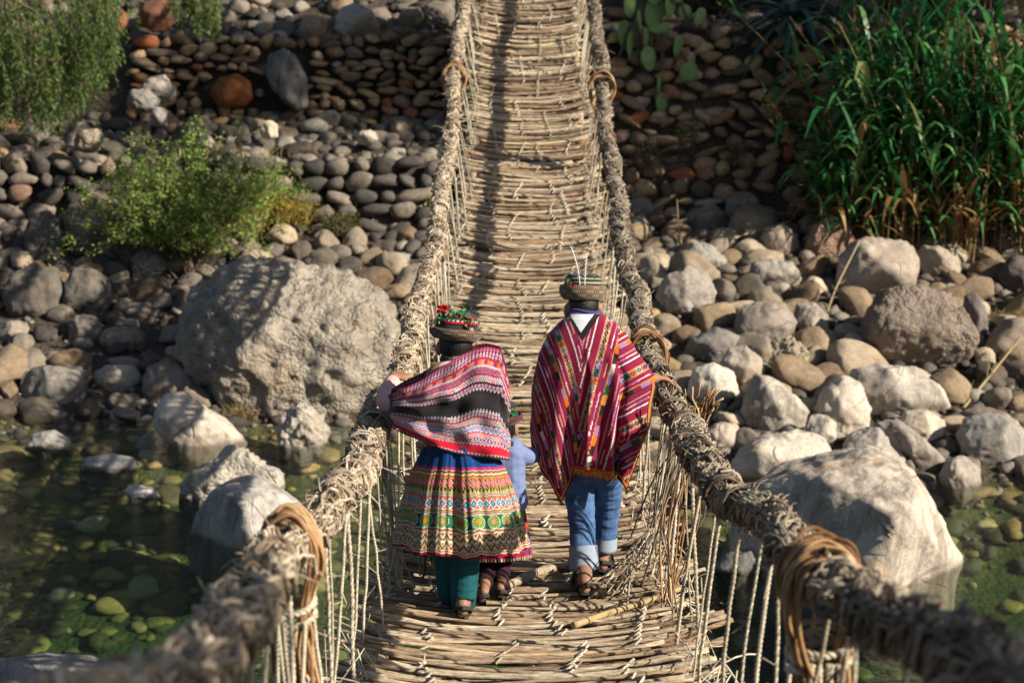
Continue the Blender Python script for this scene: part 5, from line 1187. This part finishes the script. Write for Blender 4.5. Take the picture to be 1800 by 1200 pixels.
# skirt
srow=[(785,744,866),(800,738,872),(822,728,885),(850,716,896),(900,704,912),(950,694,925),(985,688,934)]
def s_hem(u): return np.interp(u,[-1,-.45,0,.45,1],[960,976,981,982,968])+2.5*np.sin(u*9+1)+1.5*np.sin(u*17)
def s_fold(a,u,t,py): 
    w=a+.15*np.sin(3*a+1); return (.013*np.sin(11*w)+.012*np.sin(6*w+1.2)+.005*np.sin(23*w)+.003*np.sin(41*w))*np.clip(.25+t*1.1,0,1)
def s_col(px,py,u,t,a,hem,xr_,sn):
    s_=a/(2*PI)*64; v=t+.004*np.sin(a*40)
    def st(v0,v1,cols): return cyc((v-v0)/(v1-v0)*len(cols)*.9999,cols)
    dash=lambda A_,B_,k=3: np.where((np.floor(s_*k)%2==0)[:,None],A_,B_)
    tri=lambda per: np.abs(((s_/per)%1)-.5)*2
    c=np.tile(BLU*(.8),(len(v),1))
    c=np.where(((v>.185)&(v<.21))[:,None],C_(190,40,120),c)
    def put(v0,v1,col): 
        nonlocal c; k=((v>=v0)&(v<v1))[:,None]; c=np.where(k,col,c)
    put(.21,.29,st(.21,.29,[TANC,GRN,ORG*.9,WHT,RED,LGRN,C_(225,110,80)]));
    f=(v-.29)/.09; tr=tri(1.1); put(.29,.38,np.where((tr*.9>np.abs(f-.45)*1.5+.1)[:,None],C_(220,130,135),np.where((np.floor(s_*5+f*6)%3==0)[:,None],C_(200,180,90),C_(105,45,45))))
    f=(v-.38)/.05; put(.38,.43,np.where((np.abs(tri(.8)-f)<.28)[:,None],dash(LGRN,C_(220,190,110),6),np.where((tri(.8)>f)[:,None],BLK*1.3,TANC)))
    put(.43,.465,st(.43,.465,[C_(150,60,50),WHT,GRN,TANC,C_(190,70,60)]))
    f=np.abs((v-.515)/.05); tr=tri(1.3); put(.465,.565,np.where((f+tr*.8<.75)[:,None],np.where((f+tr*.8<.4)[:,None],C_(120,180,190),C_(50,110,140)),np.where((f+tr*.8<1.0)[:,None],WHT,dash(C_(195,70,60),C_(225,150,120),5))))
    put(.565,.62,st(.565,.62,[WHT,RED*.9,LGRN,TANC,BRN,WHT,C_(210,120,90)]))
    f=(v-.68)/.06; q=((s_/2.9)%1-.5)*2.4; rad=np.hypot(q,f); ang=np.arctan2(f,q); fl_=cyc(np.floor(s_/2.9),[C_(225,150,120),C_(240,150,40),C_(220,60,70)])
    put(.62,.74,np.where((rad<.38)[:,None],fl_,np.where(((rad<.95)&(np.sin(ang*14)>.1))[:,None],C_(170,200,90),np.where(((rad>.9)&(rad<1.02))[:,None],WHT*.9,C_(20,115,75)))))
    put(.74,.785,st(.74,.785,[WHT,LGRN,RED,TANC,WHT]))
    f=(v-.785)/.145; z=(f+tri(1.2)*.42); k=np.floor(z*4.5); put(.785,.93,np.where((k%2==0)[:,None],np.where((np.floor(s_*6+k)%2==0)[:,None],C_(150,60,45),C_(110,120,60)),C_(232,205,170)))
    dm=(np.abs(((s_/1.2)%1)-.5)*1.4+np.abs(f-.55)<.28); put(.785,.93,np.where(dm[:,None],np.where((np.abs(f-.55)<.09)[:,None],WHT,C_(40,125,70)),c))
    put(.93,.975,st(.93,.975,[RED,WHT,LGRN,ORG,WHT])); put(.975,1.1,C_(165,25,60))
    lum=.86+.14*perlin(np.stack([s_*3,v*60,0*v],1)); return c*lum[:,None]
sk=part(loft(srow,Yw,lambda py,t:np.interp(py,[785,850,985],[.165,.195,.235]),720,np.linspace(0,1,300),s_hem,lambda u:785+0*u,s_fold,s_col,.95),'skirt',WEAVE,wom); thicken(sk)
# shawl
shrow=[(600,683,896),(820,683,896)]
txp=np.array([683,703,740,775,810,835,855,878,900]);typ=np.array([694,686,668,646,624,613,609,613,690])
bxp=np.array([683,700,720,760,800,850,897]);byp=np.array([746,756,765,785,797,805,809])
def h_top(u): return np.interp(789.5+106*u,txp,typ)
def h_hem(u): return np.interp(789.5+106*u,bxp,byp)
def h_fold(a,u,t,py):
    g=.012*np.sin(t*11+u*5)+.009*np.sin(t*19-u*7+1)+.006*np.sin(u*15+t*4)
    g=g+.008*perlin(np.stack([u*6+t*3,t*7-u*2,0*t],-1).reshape(-1,3)).reshape(g.shape)
    g=g+.035*np.exp(-((u-.55)/.25)**2)*np.exp(-((t-.08)/.12)**2); return g*np.clip(.4+t,0,1)
def motif_row(f,s_,kind,bg,fgs):
    ss=s_
    if kind==0: m=np.hypot((ss%1-.5)*1.6,(f-.5)*1.5); return np.where((m<.22)[:,None],fgs[0],np.where((m<.55)[:,None],fgs[1],bg))
    if kind==1: m=np.abs((ss%1)-.5)*2; return np.where((m>f)[:,None],fgs[0],bg)
    if kind==2: k=(np.floor(ss*3)+np.floor(f*4))%2==0; return np.where(k[:,None],cyc(np.floor(ss*1.0),fgs),bg)
    if kind==3: m=np.abs(((ss*.8)%1)-.5)*2+np.abs(f-.5)*2; return np.where(((m>.8)&(m<1.15)|(m<.35))[:,None],fgs[0],bg)
    return np.tile(bg,(len(f),1))
def h_col(px,py,u,t,a,hem,xr_,sn):
    s_=(px-680)/6.0+t*4; PK=C_(190,105,135); WHT=C_(212,190,196)*.85
    v=np.clip(t+.022*np.sin(px/26)+.012*np.sin(px/11+1),0,1); v=np.where((t<.06)|(t>.86),t,v)
    tab=[(0,.03,1,PK,[C_(130,30,70)]),(.03,.075,1,WHT,[C_(130,30,70)]),(.075,.12,0,C_(120,35,90),[RED,WHT]),(.12,.135,4,RED,[]),(.135,.18,2,C_(200,40,60),[GOLD,WHT,PUR]),(.18,.20,4,WHT,[]),(.20,.26,3,PK,[C_(70,35,60)]),(.26,.275,4,C_(150,25,60),[]),(.275,.335,2,C_(228,205,210),[C_(150,35,70),GRN*.8,PUR,RED]),(.335,.35,4,BLK,[]),(.35,.39,0,C_(130,40,90),[C_(40,90,80),WHT]),(.39,.42,1,BLK,[WHT]),
         (.42,.575,4,C_(38,36,38)*.8,[]),
         (.575,.615,1,WHT,[BLK]),(.615,.655,0,C_(95,35,75),[GRN,WHT]),(.655,.665,4,RED,[]),(.665,.715,2,C_(222,200,200),[C_(60,90,85),C_(160,40,60),BLK,GRN]),(.715,.725,4,C_(140,25,60),[]),(.725,.79,3,C_(205,200,225),[C_(75,60,110)]),(.79,.80,4,RED,[]),(.80,.85,2,C_(225,190,195),[C_(170,40,70),PUR,C_(50,110,90),ORG]),(.85,.875,0,PUR,[RED,WHT]),(.875,.895,1,C_(160,25,50),[WHT]),(.895,.965,4,C_(215,22,48),[]),(.965,.985,1,C_(110,30,60),[WHT]),(.985,1.01,4,BLK,[])]
    c=np.tile(BLK,(len(v),1))
    for v0,v1,k,bg,fg in tab:
        m=(v>=v0)&(v<v1)
        if m.any(): c[m]=motif_row((v[m]-v0)/(v1-v0),s_[m],k,bg,fg)
    ed=(px<689+ (py-740)*0)&(py>690); c[ed]=C_(90,25,60)
    return c*(.9+.1*perlin(np.stack([px/4,py/4,0*px],1)))[:,None]
sh=part(loft(shrow,Yw,lambda py,t:np.interp(py,[605,640,700,800],[.05,.12,.175,.185]),620,np.linspace(0,1,250),h_hem,h_top,h_fold,h_col,.8),'shawl',WEAVE,wom); thicken(sh)
hat(wom,hc+A(.0,-.015,.034),.096,.118,.046,[C_(92,76,60),C_(158,138,108),C_(48,40,36)],(-.20,.10,0),4,[BLK,RED,WHT,GRN,BLK,C_(150,30,40)])
flower(wom,hc+A(-.055,-.05,.175),.026,(.72,.03,.03),30,11,'red_flower'); flower(wom,hc+A(-.028,-.055,.168),.024,(.75,.38,.36),22,12,'pink_flower')
mb=MB(); rr=np.random.default_rng(9); C=[]
for k in range(60):
    f=rr.random(); C.append(hc+A(-.095+.165*f,-.075+.02*rr.normal()*.5,.122+.030*f+.007*rr.normal()+.02*math.sin(f*PI)))
leaves(mb,C,rr.uniform(.014,.028,60),.5,rr); part(mb,'green_garland',island_mat('garland',[(0,(.02,.25,.06)),(.6,(.06,.42,.14)),(1,(.3,.42,.03))],.5,20,.1,.002),wom)
flower(wom,hc+A(.062,-.085,.140),.019,(.42,.16,.08),22,13,'red_tassel'); flower(wom,hc+A(.066,-.092,.105),.026,(.6,.35,.3),18,14,'pale_tassel'); flower(wom,hc+A(-.098,-.05,.115),.022,(.6,.25,.2),16,15,'bead_cluster')

# ======================= the child
cl_=foot_at(851,1060); cr_=foot_at(880,1052)
chd=empty('person',((cl_+cr_)/2),'small child in blue shirt and red skirt half hidden beside the woman','person','people walking on the bridge')
Yc=7.66
mb=MB(); hc=at(881,752,Yc+.03); head(mb,hc,.84,0,0)
limb(mb,[at(880,765,Yc),at(880,790,Yc)],[.038,.045])
for o in (-.04,0,.04): limb(mb,[at(878,795,Yc)+A(o,0,0),at(876,850,Yc)+A(o,0,0),at(874,905,Yc)+A(o,0,0)],[.055,.06,.065])
limb(mb,[at(862,905,Yc),at(857,985,Yc),cl_+A(0,.02,.05)],[.05,.036,.022]); limb(mb,[at(884,905,Yc),at(883,985,Yc),cr_+A(0,.02,.05)],[.05,.036,.022])
foot(mb,cl_,-.35,.165,.74); foot(mb,cr_,.1,.165,.74)
limb(mb,[at(902,792,Yc),at(925,800,Yc+.02),at(945,797,7.73)],[.034,.030,.020]); hand(mb,at(945,797,7.73),(1,.1,.05),(0,-.2,1),.62,.6,1)
limb(mb,[at(858,796,Yc),at(848,840,Yc),at(852,880,Yc+.05)],[.034,.028,.018]); hand(mb,at(852,880,Yc+.05),(0,.2,-1),(-1,0,0),.62,.5,1)
remesh(mb,'body',SKIN,chd,.0045)
mb=MB(); g,t=ico(4); q=g*A(.080,.099,.098)*.85; keep=(q[:,1]<.028)&(q[:,2]>-.085); mb.add((q*(1+.012*perlin(g*14))[:,None])+hc+A(0,-.006,.006),None,t[keep[t].all(1)])
for st_ in range(3):
    e=np.linspace(0,1,22); ph=st_*2*PI/3; tube(mb,hc+A(.045,-.07,-.05)+np.stack([.010*np.sin(e*24+ph)+.01*e,.008*np.cos(e*24+ph),-.09*e],1),.009,6)
part(mb,'hair',HAIR,chd)
mb=MB(); legging(mb,[at(862,905,Yc),at(857,985,Yc),cl_+A(0,.02,.05)],[.05,.036,.022],.010,.84); legging(mb,[at(884,905,Yc),at(883,985,Yc),cr_+A(0,.02,.05)],[.05,.036,.022],.010,.84)
remesh(mb,'leggings',plain('maroon_knit',(.028,.008,.014),.9,40,.3,.002),chd,.006)
mb=MB()
for o in (-.045,0,.045): limb(mb,[at(880,792,Yc)+A(o,0,0),at(880,845,Yc)+A(o,0,0),at(880,880,Yc)+A(o*1.1,0,0)],[.068,.075,.082])
limb(mb,[at(902,792,Yc),at(925,802,Yc+.02),at(943,798,7.72)],[.047,.044,.032]); limb(mb,[at(858,796,Yc),at(848,840,Yc),at(852,870,Yc+.04)],[.045,.04,.03])
remesh(mb,'shirt',plain('blue_shirt',(.15,.19,.34),.85,50,.3,.003,.85),chd,.0055,lambda V:.006*perlin(V*A(24,24,34)))
crow=[(865,838,915),(900,828,924),(950,812,932),(992,806,934)]
def c_col(px,py,u,t,a,hem,xr_,sn):
    s_=a*12; c=cyc(np.clip(t,0,.66)/.66*9.99,[C_(190,20,40),C_(190,20,40),C_(200,30,45),C_(60,25,40),C_(40,130,60),C_(170,30,40),C_(60,25,35),C_(190,70,40),C_(160,25,40),C_(40,30,40)])
    m=(t>.68)&(t<.90); mr=motif_row((t-.68)/.22,s_,3,C_(62,42,105),[C_(130,105,165)]); c=np.where(m[:,None],mr,c)
    c=np.where(((t>=.90)&(t<.95))[:,None],C_(160,25,60),c); return np.where((t>=.95)[:,None],np.where((np.floor(s_*2)%2==0)[:,None],BLK,TANC),c)
cs_=part(loft(crow,Yc,lambda py,t:np.interp(py,[865,992],[.10,.145]),360,np.linspace(0,1,160),lambda u:988-8*np.clip(u,0,1)**2,lambda u:865+0*u,lambda a,u,t,py:(.008*np.sin(13*a)+.005*np.sin(7*a+1))*t,c_col,.95),'skirt',WEAVE,chd); thicken(cs_)
sandal(chd,cl_+A(0,-.010,-.004),-.35,.17,.72); sandal(chd,cr_+A(0,-.010,-.004),.1,.17,.72)
hat(chd,hc+A(.0,-.004,.032),.082,.098,.040,[C_(90,40,45),C_(120,70,60),C_(45,25,30)],(-.1,0,0),6,[BLK,RED,GRN,BLK])
flower(chd,hc+A(.045,-.06,.098),.026,(.03,.32,.10),22,21,'green_ribbon')
# ------------------------------------------------------------------ light, sky, camera
SUN=A(.745,-.35,.50); SUN/=np.linalg.norm(SUN)
ld=bpy.data.lights.new('sun','SUN'); ld.energy=5.0; ld.angle=R(.53); ld.color=(1.0,.92,.79)
lo=bpy.data.objects.new('sun',ld); COL.objects.link(lo); lo.location=(10,-5,15); lo.rotation_euler=Vector(SUN).to_track_quat('Z','Y').to_euler()
w=bpy.data.worlds.new('World'); sc.world=w; w.use_nodes=True; nt=w.node_tree; nt.nodes.clear()
sky=nt.nodes.new('ShaderNodeTexSky'); sky.sky_type='NISHITA'; sky.sun_disc=False; sky.sun_elevation=math.asin(SUN[2]); sky.sun_rotation=math.atan2(SUN[0],SUN[1])
bg=nt.nodes.new('ShaderNodeBackground'); bg.inputs['Strength'].default_value=.058; wo=nt.nodes.new('ShaderNodeOutputWorld')
nt.links.new(sky.outputs[0],bg.inputs[0]); nt.links.new(bg.outputs[0],wo.inputs[0])
cd=bpy.data.cameras.new('camera'); cam=bpy.data.objects.new('camera',cd); COL.objects.link(cam); sc.camera=cam
cd.sensor_width=36; cd.lens=60; cd.clip_start=.05; cd.clip_end=400
cam.matrix_world=Matrix(((rgt[0],upv[0],-fwd[0],0),(rgt[1],upv[1],-fwd[1],0),(rgt[2],upv[2],-fwd[2],0),(0,0,0,1)))
cd.dof.use_dof=True; cd.dof.focus_distance=8.2; cd.dof.aperture_fstop=3.2
vs=sc.view_settings; sc.display_settings.display_device='sRGB'; vs.view_transform='Standard'; vs.look='None'; vs.exposure=.84; vs.gamma=1
sc.render.engine='CYCLES'; cy=sc.cycles; cy.max_bounces=6; cy.diffuse_bounces=3; cy.glossy_bounces=2; cy.transmission_bounces=4; cy.transparent_max_bounces=8; cy.volume_bounces=0
cy.caustics_reflective=False; cy.caustics_refractive=False; cy.use_denoising=True; cy.sample_clamp_indirect=6
